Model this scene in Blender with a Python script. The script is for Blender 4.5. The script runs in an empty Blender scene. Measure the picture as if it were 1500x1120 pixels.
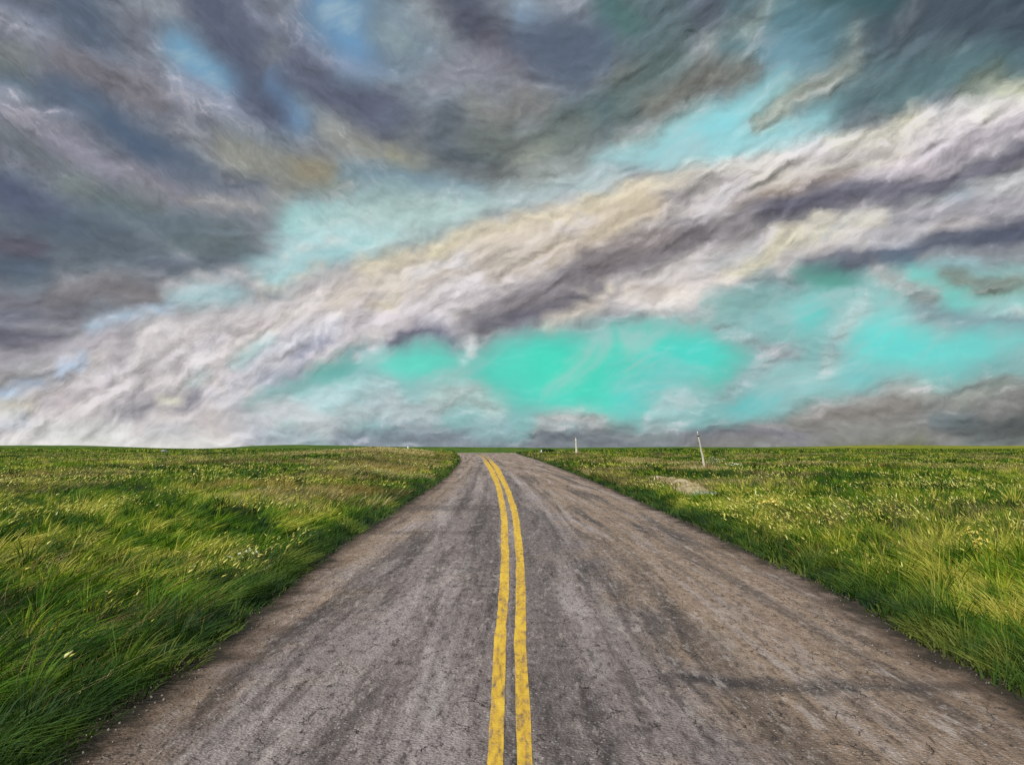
import bpy, bmesh, math, random
import numpy as np

random.seed(7)
rng = np.random.default_rng(11)
scene = bpy.context.scene
COL = scene.collection

GRASS = True

# ------------------------------------------------------------------ helpers
def lin(c):
    c = np.asarray(c, float) / 255.0
    return np.where(c <= .04045, c / 12.92, ((c + .055) / 1.055) ** 2.4)

def rgba(c):
    return tuple(float(v) for v in lin(c)) + (1.0,)

class Graph:
    """small wrapper that adds nodes and plugs numbers or sockets into them"""
    def __init__(self, tree):
        self.t = tree
        self.n = tree.nodes
        self.n.clear()
    def put(self, sock, v):
        if v is None:
            return
        if isinstance(v, bpy.types.NodeSocket):
            self.t.links.new(v, sock)
        else:
            sock.default_value = v
    def node(self, kind, **props):
        nd = self.n.new(kind)
        for k, v in props.items():
            setattr(nd, k, v)
        return nd
    def math(self, op, a, b=None, c=None, clamp=False):
        nd = self.node('ShaderNodeMath', operation=op, use_clamp=clamp)
        for i, v in enumerate((a, b, c)):
            self.put(nd.inputs[i], v)
        return nd.outputs[0]
    def vec(self, op, a, b=None, scale=None):
        nd = self.node('ShaderNodeVectorMath', operation=op)
        self.put(nd.inputs[0], a)
        self.put(nd.inputs[1], b)
        if scale is not None:
            self.put(nd.inputs['Scale'], scale)
        return nd.outputs[0]
    def comb(self, x=0.0, y=0.0, z=0.0):
        nd = self.node('ShaderNodeCombineXYZ')
        for i, v in enumerate((x, y, z)):
            self.put(nd.inputs[i], v)
        return nd.outputs[0]
    def sep(self, v):
        nd = self.node('ShaderNodeSeparateXYZ')
        self.put(nd.inputs[0], v)
        return nd.outputs
    def noise(self, vec, scale=1.0, detail=4.0, rough=.5, dist=0.0, dims='3D', color=False):
        nd = self.node('ShaderNodeTexNoise', noise_dimensions=dims)
        self.put(nd.inputs['Vector'], vec)
        self.put(nd.inputs['Scale'], scale)
        self.put(nd.inputs['Detail'], detail)
        self.put(nd.inputs['Roughness'], rough)
        self.put(nd.inputs['Distortion'], dist)
        return nd.outputs['Color' if color else 'Fac']
    def mapping(self, vec, rot=0.0, scale=(1, 1, 1), loc=(0, 0, 0), kind='TEXTURE'):
        nd = self.node('ShaderNodeMapping', vector_type=kind)
        self.put(nd.inputs['Vector'], vec)
        nd.inputs['Rotation'].default_value = (0, 0, rot)
        nd.inputs['Scale'].default_value = scale
        nd.inputs['Location'].default_value = loc
        return nd.outputs[0]
    def mix(self, fac, a, b, mode='MIX'):
        nd = self.node('ShaderNodeMix', data_type='RGBA', blend_type=mode)
        self.put(nd.inputs[0], fac)
        self.put(nd.inputs[6], a)
        self.put(nd.inputs[7], b)
        return nd.outputs[2]
    def ramp(self, fac, stops, interp='LINEAR'):
        nd = self.node('ShaderNodeValToRGB')
        cr = nd.color_ramp
        cr.interpolation = interp
        while len(cr.elements) < len(stops):
            cr.elements.new(0.5)
        for e, (p, c) in zip(cr.elements, stops):
            e.position = p
        for e, (p, c) in zip(cr.elements, stops):
            e.color = c if len(c) == 4 else tuple(c) + (1,)
        self.put(nd.inputs[0], fac)
        return nd.outputs[0]
    def step(self, x, lo, hi):
        nd = self.node('ShaderNodeMapRange', interpolation_type='SMOOTHSTEP')
        self.put(nd.inputs[0], x)
        self.put(nd.inputs[1], lo)
        self.put(nd.inputs[2], hi)
        return nd.outputs[0]

def material(name):
    m = bpy.data.materials.new(name)
    m.use_nodes = True
    g = Graph(m.node_tree)
    out = g.node('ShaderNodeOutputMaterial')
    return m, g, out

def principled(g, out, color, rough=.9, normal=None, spec=.3):
    p = g.node('ShaderNodeBsdfPrincipled')
    g.put(p.inputs['Base Color'], color)
    g.put(p.inputs['Roughness'], rough)
    g.put(p.inputs['Specular IOR Level'], spec)
    if normal is not None:
        g.put(p.inputs['Normal'], normal)
    g.t.links.new(p.outputs[0], out.inputs[0])
    return p

# ------------------------------------------------------------------ camera
H = 2.0            # eye height, metres
F = 1177.0         # focal length in pixels of a 1500 px wide frame
CX, HY = 750.0, 655.0
cam_data = bpy.data.cameras.new('camera')
cam = bpy.data.objects.new('camera', cam_data)
COL.objects.link(cam)
cam.location = (0, 0, H)
cam.rotation_euler = (math.pi / 2, 0, 0)
cam_data.sensor_width = 36.0
cam_data.lens = 36.0 * F / 1500.0
cam_data.shift_y = (HY - 560.0) / 1500.0
cam_data.clip_start = 0.1
cam_data.clip_end = 20000
scene.camera = cam

scene.view_settings.view_transform = 'Standard'
scene.view_settings.look = 'None'
scene.view_settings.exposure = 0.0
scene.view_settings.gamma = 1.0
scene.cycles.use_denoising = False      # keeps the grit and the cloud edges crisp
scene.render.resolution_x, scene.render.resolution_y = 1024, 764

# ---- the storm sky: cloud masses described as soft strokes and areas, in pixels of a 1500 x 655 panorama ----
# ('p', points, colour, opacity, softness) area   ('s', points, width, colour, opacity) stroke
SKY = [
 ('p',[(-300,-300),(1800,-300),(1800,700),(-300,700)],(135,140,146),1,1),
 # upper left slate mass
 ('p',[(-300,-300),(560,-300),(560,180),(420,300),(300,420),(160,480),(-300,560)],(126,130,139),1,40),
 ('s',[(90,-40),(110,20),(160,95)],34,(94,108,125),.9),('s',[(20,0),(50,22),(85,50)],20,(96,106,122),.8),
 ('s',[(10,25),(60,62),(140,95),(210,118),(300,160),(380,192)],17,(166,166,176),.8),
 ('s',[(90,85),(165,125),(235,150)],24,(130,122,125),.8),('s',[(0,90),(30,95)],26,(134,138,131),.8),
 ('s',[(0,122),(45,134)],14,(104,124,138),.9),('s',[(-20,142),(60,158),(115,178)],13,(163,165,174),.8),
 ('s',[(75,138),(140,165),(190,200),(240,235),(300,262)],24,(90,107,128),.85),('s',[(160,183),(180,192)],15,(78,98,122),.8),
 ('s',[(205,220),(250,240)],20,(84,102,126),.8),
 ('s',[(-10,160),(30,172),(100,212),(150,250),(250,280)],20,(152,146,156),.8),('s',[(60,195),(120,215),(150,245)],10,(172,166,178),.7),
 ('s',[(0,190),(25,205),(60,235),(95,255)],15,(110,116,116),.75),('s',[(90,262),(130,265)],12,(140,150,148),.7),
 ('s',[(0,275),(40,300),(110,335),(190,350)],26,(86,96,120),.85),('s',[(0,245),(50,275),(110,310),(150,335)],10,(128,140,152),.6),
 ('s',[(100,280),(160,298),(235,292)],15,(120,130,122),.8),('s',[(150,320),(250,335),(340,345)],30,(108,124,130),.8),
 ('s',[(165,315),(200,325),(225,340)],6,(165,176,180),.6),
 ('s',[(200,262),(260,280),(330,298)],16,(158,152,158),.8),('s',[(280,292),(350,299),(420,290)],9,(194,184,170),.8),
 ('s',[(330,222),(400,238),(500,255)],26,(160,158,140),.9),('s',[(440,245),(510,255)],16,(166,150,116),.8),
 ('s',[(240,245),(300,268),(400,278)],13,(112,120,132),.8),('s',[(400,275),(520,272)],10,(150,148,130),.7),
 ('s',[(260,195),(300,225),(320,245)],11,(176,172,166),.6),
 ('p',[(235,42),(272,46),(300,75),(335,95),(350,120),(366,158),(330,142),(300,122),(265,112),(244,80)],(112,166,198),.92,18),
 ('s',[(400,124),(425,150),(438,182)],18,(106,152,194),.95),('s',[(260,118),(300,135),(345,160),(390,180)],15,(168,174,192),.85),
 ('s',[(205,20),(225,70),(235,110)],14,(118,118,128),.7),('s',[(195,0),(255,14)],18,(172,176,178),.75),
 ('s',[(235,55),(243,100),(258,130)],8,(172,178,184),.6),
 ('s',[(280,-30),(318,35),(355,80),(370,140),(400,172)],28,(93,99,119),.9),('s',[(340,0),(390,60),(430,100),(470,130)],26,(98,104,122),.85),
 ('s',[(360,0),(372,30),(395,40),(425,28),(430,-5)],7,(176,180,192),.7),('s',[(395,10)],22,(128,132,142),.7),('s',[(405,78)],22,(138,140,140),.7),
 ('p',[(432,-60),(560,-60),(545,95),(505,118),(480,70),(450,45)],(106,152,190),.92,30),
 ('s',[(432,58),(470,84),(540,110)],11,(166,172,192),.85),('s',[(430,62),(450,85)],10,(100,106,126),.7),
 ('s',[(440,115),(505,148),(570,175)],30,(104,108,125),.9),('s',[(440,150),(490,180)],10,(160,176,180),.6),
 ('s',[(340,190),(400,195),(450,200)],12,(136,146,152),.6),
 # upper middle dark mass
 ('s',[(570,20),(600,80),(640,120)],40,(136,156,166),.8),('s',[(560,45),(590,60)],15,(154,172,172),.7),
 ('s',[(610,10),(650,48),(695,72)],13,(166,170,170),.8),('s',[(500,118),(560,108)],16,(130,156,178),.7),
 ('s',[(660,-40),(695,40),(735,75)],32,(91,94,110),.92),('s',[(725,70),(765,105)],26,(108,104,112),.8),
 ('s',[(765,0),(770,25)],20,(126,150,172),.9),('s',[(745,-5),(780,4)],7,(170,172,160),.6),
 ('p',[(780,28),(880,25),(935,60),(905,112),(840,135),(790,110),(740,66)],(86,98,115),.9,18),
 ('p',[(860,-60),(1120,-60),(1020,60),(960,130),(880,170),(900,60)],(88,110,116),.9,26),('s',[(890,5),(925,30)],22,(76,116,114),.8),
 ('s',[(920,55),(905,85),(865,110)],8,(124,138,152),.7),('s',[(935,95),(880,125)],13,(117,113,105),.8),
 ('s',[(990,100),(900,155),(820,190)],34,(94,114,113),.85),
 ('s',[(630,118),(690,97),(735,112)],24,(150,148,155),.85),('s',[(640,132),(665,126)],13,(172,172,178),.7),
 ('s',[(500,140),(555,155),(590,190)],24,(100,105,122),.8),('s',[(560,175),(590,165)],7,(140,150,168),.6),
 ('s',[(690,150),(735,172)],20,(154,152,140),.8),('s',[(760,150),(790,155)],26,(130,128,120),.8),
 ('s',[(662,165),(650,200),(645,235)],24,(99,107,114),.85),('s',[(655,238),(710,235)],13,(88,102,110),.85),
 ('s',[(700,205),(790,215),(850,190)],28,(115,122,113),.85),('s',[(805,212),(755,240),(730,255)],11,(150,154,134),.75),
 ('s',[(595,200),(620,240),(680,264),(745,262)],20,(121,126,126),.85),
 ('s',[(480,190),(550,228),(610,246)],17,(168,165,146),.9),('s',[(480,180),(500,195)],18,(176,176,166),.7),('s',[(572,222),(585,232)],10,(178,164,118),.6),
 ('s',[(500,248),(600,270),(700,284)],15,(128,160,174),.85),('s',[(540,240),(620,262)],8,(110,142,160),.5),
 ('p',[(400,310),(520,268),(640,288),(740,290),(700,325),(560,365),(460,350)],(156,188,184),.95,22),
 ('s',[(430,318),(520,335)],20,(156,214,208),.8),('s',[(560,280),(620,300)],20,(148,176,172),.6),
 ('s',[(740,295),(830,268),(900,262)],22,(156,178,180),.9),
 ('s',[(770,262),(880,222),(960,185),(1020,155)],17,(150,158,152),.85),
 # upper right
 ('p',[(1000,-80),(1800,-80),(1800,110),(1400,140),(1200,190),(1090,130)],(84,112,120),.95,30),
 ('p',[(1290,-80),(1800,-80),(1800,40),(1480,75),(1380,70),(1300,90),(1270,60)],(70,84,98),.92,26),
 ('s',[(1090,85),(1150,70),(1185,95)],34,(108,154,172),.85),('s',[(1150,20),(1215,40)],28,(84,128,142),.8),('s',[(1220,-20),(1300,5)],22,(60,96,102),.9),
 ('s',[(1020,-20),(1040,20)],26,(94,102,118),.85),('s',[(1135,-10),(1112,38),(1062,48),(1040,65)],10,(150,158,152),.8),('s',[(1112,40),(1100,82)],9,(142,154,150),.7),
 ('s',[(1070,60),(1085,75)],14,(84,120,128),.7),
 ('p',[(870,232),(950,200),(1000,158),(1060,142),(1110,122),(1160,98),(1165,130),(1120,172),(1180,172),(1235,148),(1215,190),(1130,222),(1050,238),(960,246)],(138,206,212),.96,16),
 ('s',[(980,205),(1060,175),(1090,150)],18,(126,212,221),.8),
 ('s',[(950,150),(1010,122),(1105,98)],17,(119,118,111),.9),('s',[(1030,95),(1090,90)],14,(130,134,128),.7),
 ('s',[(1110,178),(1175,140),(1225,108)],15,(152,154,140),.9),('s',[(1205,135),(1245,100),(1255,45)],11,(146,150,140),.8),
 ('s',[(1320,42),(1345,5)],12,(108,116,122),.8),('s',[(1270,80),(1330,72),(1390,60)],15,(96,114,122),.6),
 ('s',[(1280,125),(1380,105),(1470,85)],22,(82,112,120),.8),('s',[(1240,130),(1320,115)],15,(104,132,138),.6),
 ('s',[(1375,90),(1420,65)],7,(112,134,138),.6),('s',[(1290,150),(1420,120)],14,(88,122,126),.7),
 ('s',[(1425,135),(1460,110)],16,(124,136,120),.8),
 # the shelf cloud
 ('p',[(-300,600),(-300,690),(360,690),(360,600),(420,540),(520,515),(580,488),(640,478),(700,490),(780,475),(860,455),(930,455),(1010,452),(1080,412),(1160,400),(1300,385),(1420,362),(1500,352),(1800,330),(1800,60),(1500,118),(1440,150),(1380,168),(1300,188),(1240,206),(1150,222),(1060,240),(950,262),(860,286),(760,312),(650,352),(560,378),(470,402),(400,438),(300,452),(160,492),(60,530),(-20,562)],(186,179,178),1,12),
 ('s',[(1520,118),(1475,138),(1440,160)],16,(196,202,165),.9),
 ('s',[(1520,150),(1440,150),(1385,172),(1345,162),(1300,188),(1240,208),(1160,220),(1060,242)],11,(208,204,202),.9),
 ('s',[(1220,212),(1290,198),(1350,170)],16,(203,200,184),.85),('s',[(1340,162),(1310,182)],9,(205,200,172),.7),
 ('s',[(1200,240),(1290,242),(1400,212),(1520,165)],20,(186,178,186),.9),('s',[(1270,240),(1310,234),(1360,240)],9,(204,194,198),.6),
 ('s',[(1110,262),(1230,248),(1320,212)],17,(184,178,166),.85),('s',[(1000,248),(1090,244),(1140,232)],10,(206,202,192),.85),
 ('s',[(1120,290),(1170,278),(1240,262)],11,(172,150,134),.7),('s',[(1080,312),(1150,284)],12,(146,132,118),.8),
 ('s',[(1090,325),(1180,304),(1255,280),(1320,282),(1400,262),(1520,212)],20,(97,97,112),.93),('s',[(1150,305),(1210,292)],16,(88,88,104),.8),
 ('s',[(1300,262),(1340,250),(1420,222)],9,(140,132,146),.5),('s',[(1360,268),(1400,262)],8,(84,84,102),.6),
 ('s',[(1140,355),(1230,330),(1330,312),(1400,286),(1520,250)],16,(172,176,176),.9),('s',[(1390,284),(1420,276)],7,(130,160,176),.7),
 ('s',[(1040,350),(1130,325),(1200,318)],12,(122,118,124),.7),
 ('s',[(1280,332),(1400,302),(1520,288)],17,(141,140,150),.85),('s',[(1320,308),(1360,302)],8,(182,178,182),.7),('s',[(1440,312),(1500,300)],12,(158,156,164),.7),
 ('s',[(960,345),(1050,330),(1110,335)],22,(150,145,147),.8),
 ('s',[(980,275),(1040,268)],16,(142,139,138),.8),('s',[(1090,268),(1060,290),(1020,320)],8,(176,176,182),.6),
 ('s',[(940,268),(1000,258)],9,(196,186,165),.7),
 ('s',[(1185,392),(1260,381),(1330,362),(1420,350),(1540,335)],17,(84,92,112),.92),('s',[(1300,380),(1340,376)],9,(72,104,130),.7),('s',[(1450,345),(1530,330)],22,(78,84,104),.7),
 ('s',[(1240,358),(1310,352),(1350,342)],9,(184,184,187),.8),('s',[(1200,372),(1270,362)],8,(176,170,166),.7),
 ('s',[(1075,403),(1120,378),(1140,350),(1190,338),(1215,322)],12,(212,205,176),.92),('s',[(1225,345),(1270,330),(1300,318)],7,(208,200,176),.7),
 ('s',[(1150,352),(1190,350)],13,(208,202,176),.8),
 ('s',[(1040,390),(1100,368)],12,(158,164,166),.6),('s',[(960,450),(1010,436),(1070,408)],15,(198,188,185),.9),
 # shelf centre
 ('s',[(530,388),(640,362),(700,342),(780,322),(860,300),(950,272)],12,(208,193,160),.92),('s',[(860,300),(930,288),(960,300)],10,(190,174,142),.7),
 ('s',[(500,440),(600,402),(700,372),(800,345)],24,(188,176,160),.85),('s',[(610,398),(640,382),(680,378)],12,(194,192,196),.8),
 ('s',[(555,450),(580,438)],9,(206,190,136),.7),('s',[(630,372),(660,360)],8,(202,184,134),.7),('s',[(815,355),(825,350)],6,(220,206,110),.8),
 ('s',[(800,375),(860,345),(910,320),(960,300)],18,(192,174,146),.8),('s',[(890,330),(930,312)],9,(206,192,158),.6),
 ('s',[(640,470),(672,432),(722,402)],9,(206,199,204),.85),('s',[(700,428),(745,412),(770,405)],9,(196,186,190),.7),
 ('s',[(720,405),(790,378),(850,350)],15,(172,160,145),.8),
 ('s',[(690,482),(750,448),(830,412),(880,386),(950,372),(1010,345)],24,(126,121,126),.9),('s',[(750,466),(800,462),(850,440)],11,(102,100,113),.9),
 ('s',[(860,375),(900,385),(950,350)],16,(116,108,110),.75),('s',[(900,350),(980,345)],14,(136,126,124),.7),
 ('s',[(690,470),(712,452)],16,(138,135,140),.7),('s',[(780,425),(815,408)],10,(150,144,150),.6),
 ('s',[(575,496),(605,482),(640,484),(668,492)],9,(106,104,124),.92),('s',[(620,478),(645,472),(665,488),(690,495)],6,(196,192,200),.7),
 ('s',[(490,474),(560,462),(620,458)],13,(192,184,190),.85),('s',[(505,490),(545,470)],10,(164,158,164),.6),('s',[(560,440),(600,425)],8,(205,192,172),.5),
 ('s',[(800,466),(870,446),(905,422),(1000,430)],13,(192,181,166),.9),('s',[(855,428),(890,418)],9,(204,192,162),.7),('s',[(940,420),(970,428)],12,(166,154,148),.8),
 ('s',[(885,445),(900,430),(910,412)],7,(130,128,146),.5),('s',[(940,440),(1000,448)],9,(200,195,190),.7),('s',[(960,395),(1010,385)],14,(176,170,166),.7),
 # lower left: slate mass, gaps and the shelf foot
 ('p',[(-300,300),(250,330),(360,350),(398,372),(330,396),(230,420),(-300,440)],(97,110,121),.9,20),
 ('s',[(0,352),(50,362)],18,(107,100,112),.8),('s',[(0,388),(60,392)],16,(80,94,112),.85),('s',[(250,350),(350,362)],16,(98,114,117),.7),
 ('s',[(220,390),(270,392)],11,(98,108,124),.8),('s',[(255,378),(275,380)],5,(160,170,178),.7),('s',[(170,325),(230,345),(250,365)],6,(132,142,150),.6),
 ('s',[(90,402),(180,398),(230,404),(242,418)],7,(146,147,155),.7),('s',[(80,435),(150,418),(240,440)],20,(125,121,124),.9),
 ('s',[(-20,420),(40,440),(110,455)],16,(112,112,122),.8),('s',[(-60,485),(20,492),(80,497)],14,(92,92,108),.9),('s',[(0,458),(60,470)],10,(100,104,122),.7),
 ('s',[(30,478),(120,480),(200,465)],8,(148,146,154),.6),
 ('p',[(358,386),(400,376),(420,356),(388,344),(440,328),(510,322),(590,330),(555,362),(500,384),(450,396),(415,416),(380,406)],(140,208,213),.80,16),
 ('p',[(235,436),(292,410),(340,414),(368,432),(330,438),(275,447)],(146,204,209),.80,13),
 ('s',[(130,480),(200,466),(250,450)],8,(154,184,208),.85),('s',[(235,424),(300,405),(350,398),(385,412)],7,(182,180,182),.85),
 ('s',[(380,420),(430,408),(480,385)],7,(186,178,165),.7),
 ('s',[(-40,592),(20,572),(60,556),(115,528)],9,(142,176,212),.9),('s',[(-40,545),(30,550),(70,545)],13,(136,134,135),.85),
 ('s',[(-20,525),(100,508),(180,490)],14,(164,158,166),.8),('s',[(190,500),(160,540),(150,560)],15,(152,149,154),.7),
 ('s',[(240,480),(330,458),(400,445)],11,(184,178,178),.7),('s',[(290,515),(320,490)],16,(206,201,205),.8),('s',[(340,500),(380,475)],14,(190,180,180),.7),
 ('s',[(0,602),(45,592)],12,(204,196,172),.8),('s',[(80,590),(145,568)],13,(182,168,170),.7),('s',[(60,575),(110,556),(130,545)],6,(205,198,200),.7),
 ('s',[(185,605),(240,580),(290,585)],14,(136,134,142),.85),('s',[(270,590),(290,572)],10,(120,118,132),.7),('s',[(238,586),(262,580)],8,(206,203,176),.85),
 ('s',[(115,590),(140,572),(200,562)],6,(206,200,202),.6),('s',[(150,620),(180,595)],8,(208,206,208),.6),('s',[(200,545),(240,530),(280,545)],10,(160,155,158),.6),
 ('s',[(-40,625),(40,612)],13,(162,170,180),.8),('s',[(-60,650),(140,644),(340,650)],12,(208,208,203),.9),('s',[(220,625),(280,630)],10,(164,166,170),.7),
 ('s',[(60,630),(180,625)],13,(190,192,190),.7),
 # teal field under the shelf
 ('p',[(360,600),(395,566),(440,545),(500,528),(560,505),(640,498),(690,510),(760,486),(860,478),(940,468),(1010,466),(1090,425),(1180,410),(1330,395),(1480,390),(1800,380),(1800,600),(1500,580),(1100,640),(360,650)],(120,184,182),.96,14),
 ('s',[(350,562),(400,512),(440,492),(490,476)],15,(196,196,204),.9),('s',[(430,520),(455,506),(485,494)],10,(138,142,164),.8),('s',[(385,556),(430,540)],14,(146,151,166),.8),
 ('s',[(350,528),(392,498)],10,(134,178,176),.8),('s',[(282,556),(302,542)],8,(148,176,172),.7),('s',[(310,575),(335,600),(355,598),(350,570)],10,(184,184,192),.85),
 ('s',[(420,575),(460,560)],14,(118,172,168),.8),('s',[(470,550),(520,528)],15,(88,178,168),.85),('s',[(370,600),(420,585)],14,(136,158,160),.7),
 ('s',[(350,625),(430,604),(480,625)],20,(182,180,184),.85),('s',[(345,648),(450,640)],10,(176,174,184),.7),('s',[(365,633),(385,632)],7,(146,148,162),.7),
 ('s',[(460,585),(500,578)],15,(170,194,198),.8),('s',[(505,515),(530,506)],9,(104,146,150),.8),('s',[(520,524),(552,508),(572,498)],5,(200,198,205),.85),
 ('p',[(550,528),(600,508),(650,512),(680,520),(668,545),(610,552),(560,545)],(78,220,194),.93,18),
 ('p',[(690,542),(730,505),(800,490),(870,494),(930,478),(1000,482),(1062,500),(1086,522),(1055,562),(1010,592),(920,608),(830,600),(755,588),(705,566)],(66,216,190),.95,24),
 ('s',[(800,530),(850,550)],34,(50,212,180),.7),('s',[(960,530),(1030,520)],30,(66,216,202),.8),('s',[(920,580),(1000,560)],24,(88,208,202),.8),
 ('s',[(690,492),(692,510),(680,524)],4,(206,208,206),.8),('s',[(640,560),(680,540)],8,(140,182,174),.7),('s',[(856,512),(872,495),(884,482)],5,(160,200,190),.7),
 ('s',[(640,588),(690,575),(725,602)],18,(160,180,176),.85),('s',[(530,572),(560,562),(575,580)],13,(168,192,196),.8),
 ('s',[(500,612),(560,598),(630,612)],20,(158,168,172),.85),('s',[(680,628),(740,622)],13,(138,168,176),.7),
 ('s',[(500,645),(590,636),(680,645)],13,(126,132,146),.85),('s',[(560,652),(800,650)],11,(120,132,142),.85),
 ('s',[(790,618),(840,610),(880,622)],14,(168,166,166),.85),('s',[(780,642),(850,638),(930,646)],12,(112,118,126),.9),('s',[(930,640),(1010,648)],12,(114,120,124),.85),
 ('s',[(890,630),(930,625)],10,(130,140,142),.7),('s',[(950,618),(975,590),(1000,575)],8,(176,196,200),.85),('s',[(985,600),(1030,580)],14,(156,184,186),.8),('s',[(1000,632),(960,625)],9,(150,158,160),.7),
 # right teal gaps and grey veils
 ('s',[(1110,408),(1170,420)],13,(118,142,146),.8),('s',[(1170,398),(1250,412)],14,(88,152,142),.9),('s',[(1200,420),(1235,415)],10,(74,160,140),.8),
 ('s',[(1040,448),(1130,440)],18,(120,168,164),.8),('s',[(1010,470),(1040,462)],12,(170,176,174),.7),
 ('s',[(1175,462),(1200,458)],17,(84,206,198),.9),('s',[(1290,440),(1310,455)],10,(108,206,198),.7),
 ('s',[(1340,405),(1375,425),(1420,452),(1500,436)],13,(94,216,202),.93),
 ('s',[(1390,408),(1450,425),(1500,415)],16,(130,140,130),.9),('s',[(1375,388),(1430,392)],9,(132,186,196),.8),('s',[(1280,398),(1320,420),(1368,440)],12,(166,164,162),.85),
 ('s',[(1425,456),(1470,453),(1520,458)],5,(196,204,204),.85),('s',[(1345,456),(1400,468),(1500,478)],13,(120,146,156),.85),('s',[(1330,468),(1385,484)],10,(156,164,168),.8),
 ('p',[(1238,502),(1262,478),(1295,464),(1350,480),(1400,500),(1480,488),(1530,500),(1425,540),(1350,546),(1290,532),(1250,516)],(94,224,216),.94,18),
 ('s',[(1268,438),(1245,468),(1222,500),(1212,545)],12,(166,188,187),.88),('s',[(1225,500),(1230,512)],6,(110,140,150),.7),
 ('s',[(1050,484),(1110,500),(1165,514)],9,(152,166,168),.85),('s',[(1165,514),(1120,532),(1080,560),(1060,580)],12,(144,162,166),.8),('s',[(1120,508),(1150,514)],10,(140,148,154),.7),
 ('s',[(1080,600),(1135,580)],14,(88,204,204),.9),('s',[(1250,545),(1270,562)],14,(88,196,196),.85),('s',[(1170,545),(1190,570)],17,(130,198,196),.7),
 ('s',[(1430,540),(1500,530)],16,(116,170,170),.7),
 ('p',[(1130,615),(1190,600),(1270,572),(1330,556),(1365,572),(1420,560),(1520,555),(1800,550),(1800,700),(1000,700),(1010,640),(1070,628)],(131,131,128),.95,14),
 ('s',[(1300,572),(1335,560),(1355,572)],9,(166,168,164),.8),('s',[(1180,612),(1250,600),(1330,590)],17,(138,132,126),.8),('s',[(1400,580),(1480,572)],14,(134,142,134),.7),
 ('s',[(1370,615),(1420,618)],15,(106,120,124),.85),('s',[(1410,635),(1520,622)],13,(86,92,92),.9),('s',[(1000,640),(1090,634),(1180,642)],10,(122,122,132),.85),
 ('s',[(1100,628),(1150,622)],8,(148,140,142),.7),('s',[(1230,648),(1360,645)],9,(116,120,94),.8),('s',[(1420,650),(1540,650)],9,(104,116,112),.7),
 # folds of the shelf foot
 ('s',[(60,602),(120,572),(190,532)],7,(146,142,149),.6),('s',[(330,560),(380,520),(440,472)],6,(154,152,162),.6),
 ('s',[(205,545),(270,508),(340,472)],7,(148,143,147),.6),('s',[(150,604),(215,562)],6,(140,138,146),.6),('s',[(410,472),(460,442),(525,416)],6,(158,152,150),.6),
 ('s',[(520,424),(600,388)],5,(168,158,146),.5),('s',[(600,442),(660,402),(705,382)],6,(162,153,147),.55),('s',[(270,470),(350,448)],5,(150,146,150),.5),
 ('s',[(120,562),(200,522),(265,482)],5,(208,203,205),.7),('s',[(360,502),(420,462),(475,432)],5,(210,203,196),.7),('s',[(560,412),(640,374)],4,(214,207,193),.7),
 ('s',[(455,478),(520,446),(560,430)],5,(206,200,200),.6),('s',[(230,530),(300,498)],5,(206,201,204),.6),('s',[(30,590),(90,562)],5,(200,194,194),.6),
 ('s',[(740,396),(800,366),(850,345)],5,(204,194,178),.55),('s',[(1010,290),(1070,272),(1130,262)],5,(204,198,190),.6),('s',[(930,330),(1000,312),(1060,298)],5,(186,178,172),.6),
 ('s',[(1250,228),(1330,206),(1400,190)],5,(210,203,206),.6),('s',[(1180,268),(1260,252)],5,(160,150,150),.5),('s',[(1360,236),(1440,204),(1510,180)],5,(150,143,154),.55),
 # haze across the left gap, undersides and lit shoulders of the band
 ('s',[(420,372),(490,350),(560,338)],7,(176,192,190),.55),('s',[(395,352),(440,345)],6,(170,180,182),.5),('s',[(280,424),(330,412)],6,(172,184,190),.5),
 ('s',[(700,478),(760,462),(830,444),(880,420)],8,(96,94,110),.75),('s',[(570,500),(620,484),(665,494)],6,(98,96,118),.8),('s',[(430,528),(470,508)],6,(128,132,152),.7),
 ('s',[(870,398),(940,382),(1010,352),(1080,335)],8,(112,106,112),.7),('s',[(1120,322),(1200,304),(1270,290)],8,(88,88,104),.7),
 ('s',[(640,356),(720,336),(800,314),(870,298)],6,(222,208,174),.8),('s',[(880,290),(960,272),(1030,258)],5,(216,204,176),.7),('s',[(540,392),(600,374)],5,(220,208,180),.7),
 ('s',[(1060,404),(1120,384),(1150,356)],6,(222,214,180),.75),('s',[(1180,338),(1240,322),(1300,314)],5,(212,206,188),.7),('s',[(960,438),(1020,430),(1070,412)],6,(212,202,194),.7),
 ('s',[(690,452),(720,424),(760,404)],5,(212,204,206),.7),('s',[(480,462),(540,440),(600,424)],6,(206,198,196),.6),('s',[(1380,186),(1440,166),(1510,146)],6,(216,210,208),.7),
 ('s',[(380,400),(440,362),(520,345)],5,(186,192,190),.6),('s',[(450,330),(540,322),(600,335)],12,(160,184,182),.7),('s',[(520,366),(580,352)],8,(176,194,192),.6),
 ('p',[(245,48),(272,52),(300,80),(335,100),(346,122),(330,128),(300,112),(262,100)],(122,180,212),.7,14),('s',[(470,-20),(500,20),(520,60)],18,(112,164,204),.7),
 ('s',[(1180,606),(1240,590),(1300,574)],8,(164,160,158),.6),('s',[(1330,570),(1400,578),(1450,566)],8,(160,160,152),.5),('s',[(810,616),(850,606),(885,618)],7,(182,176,176),.6),
]
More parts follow.
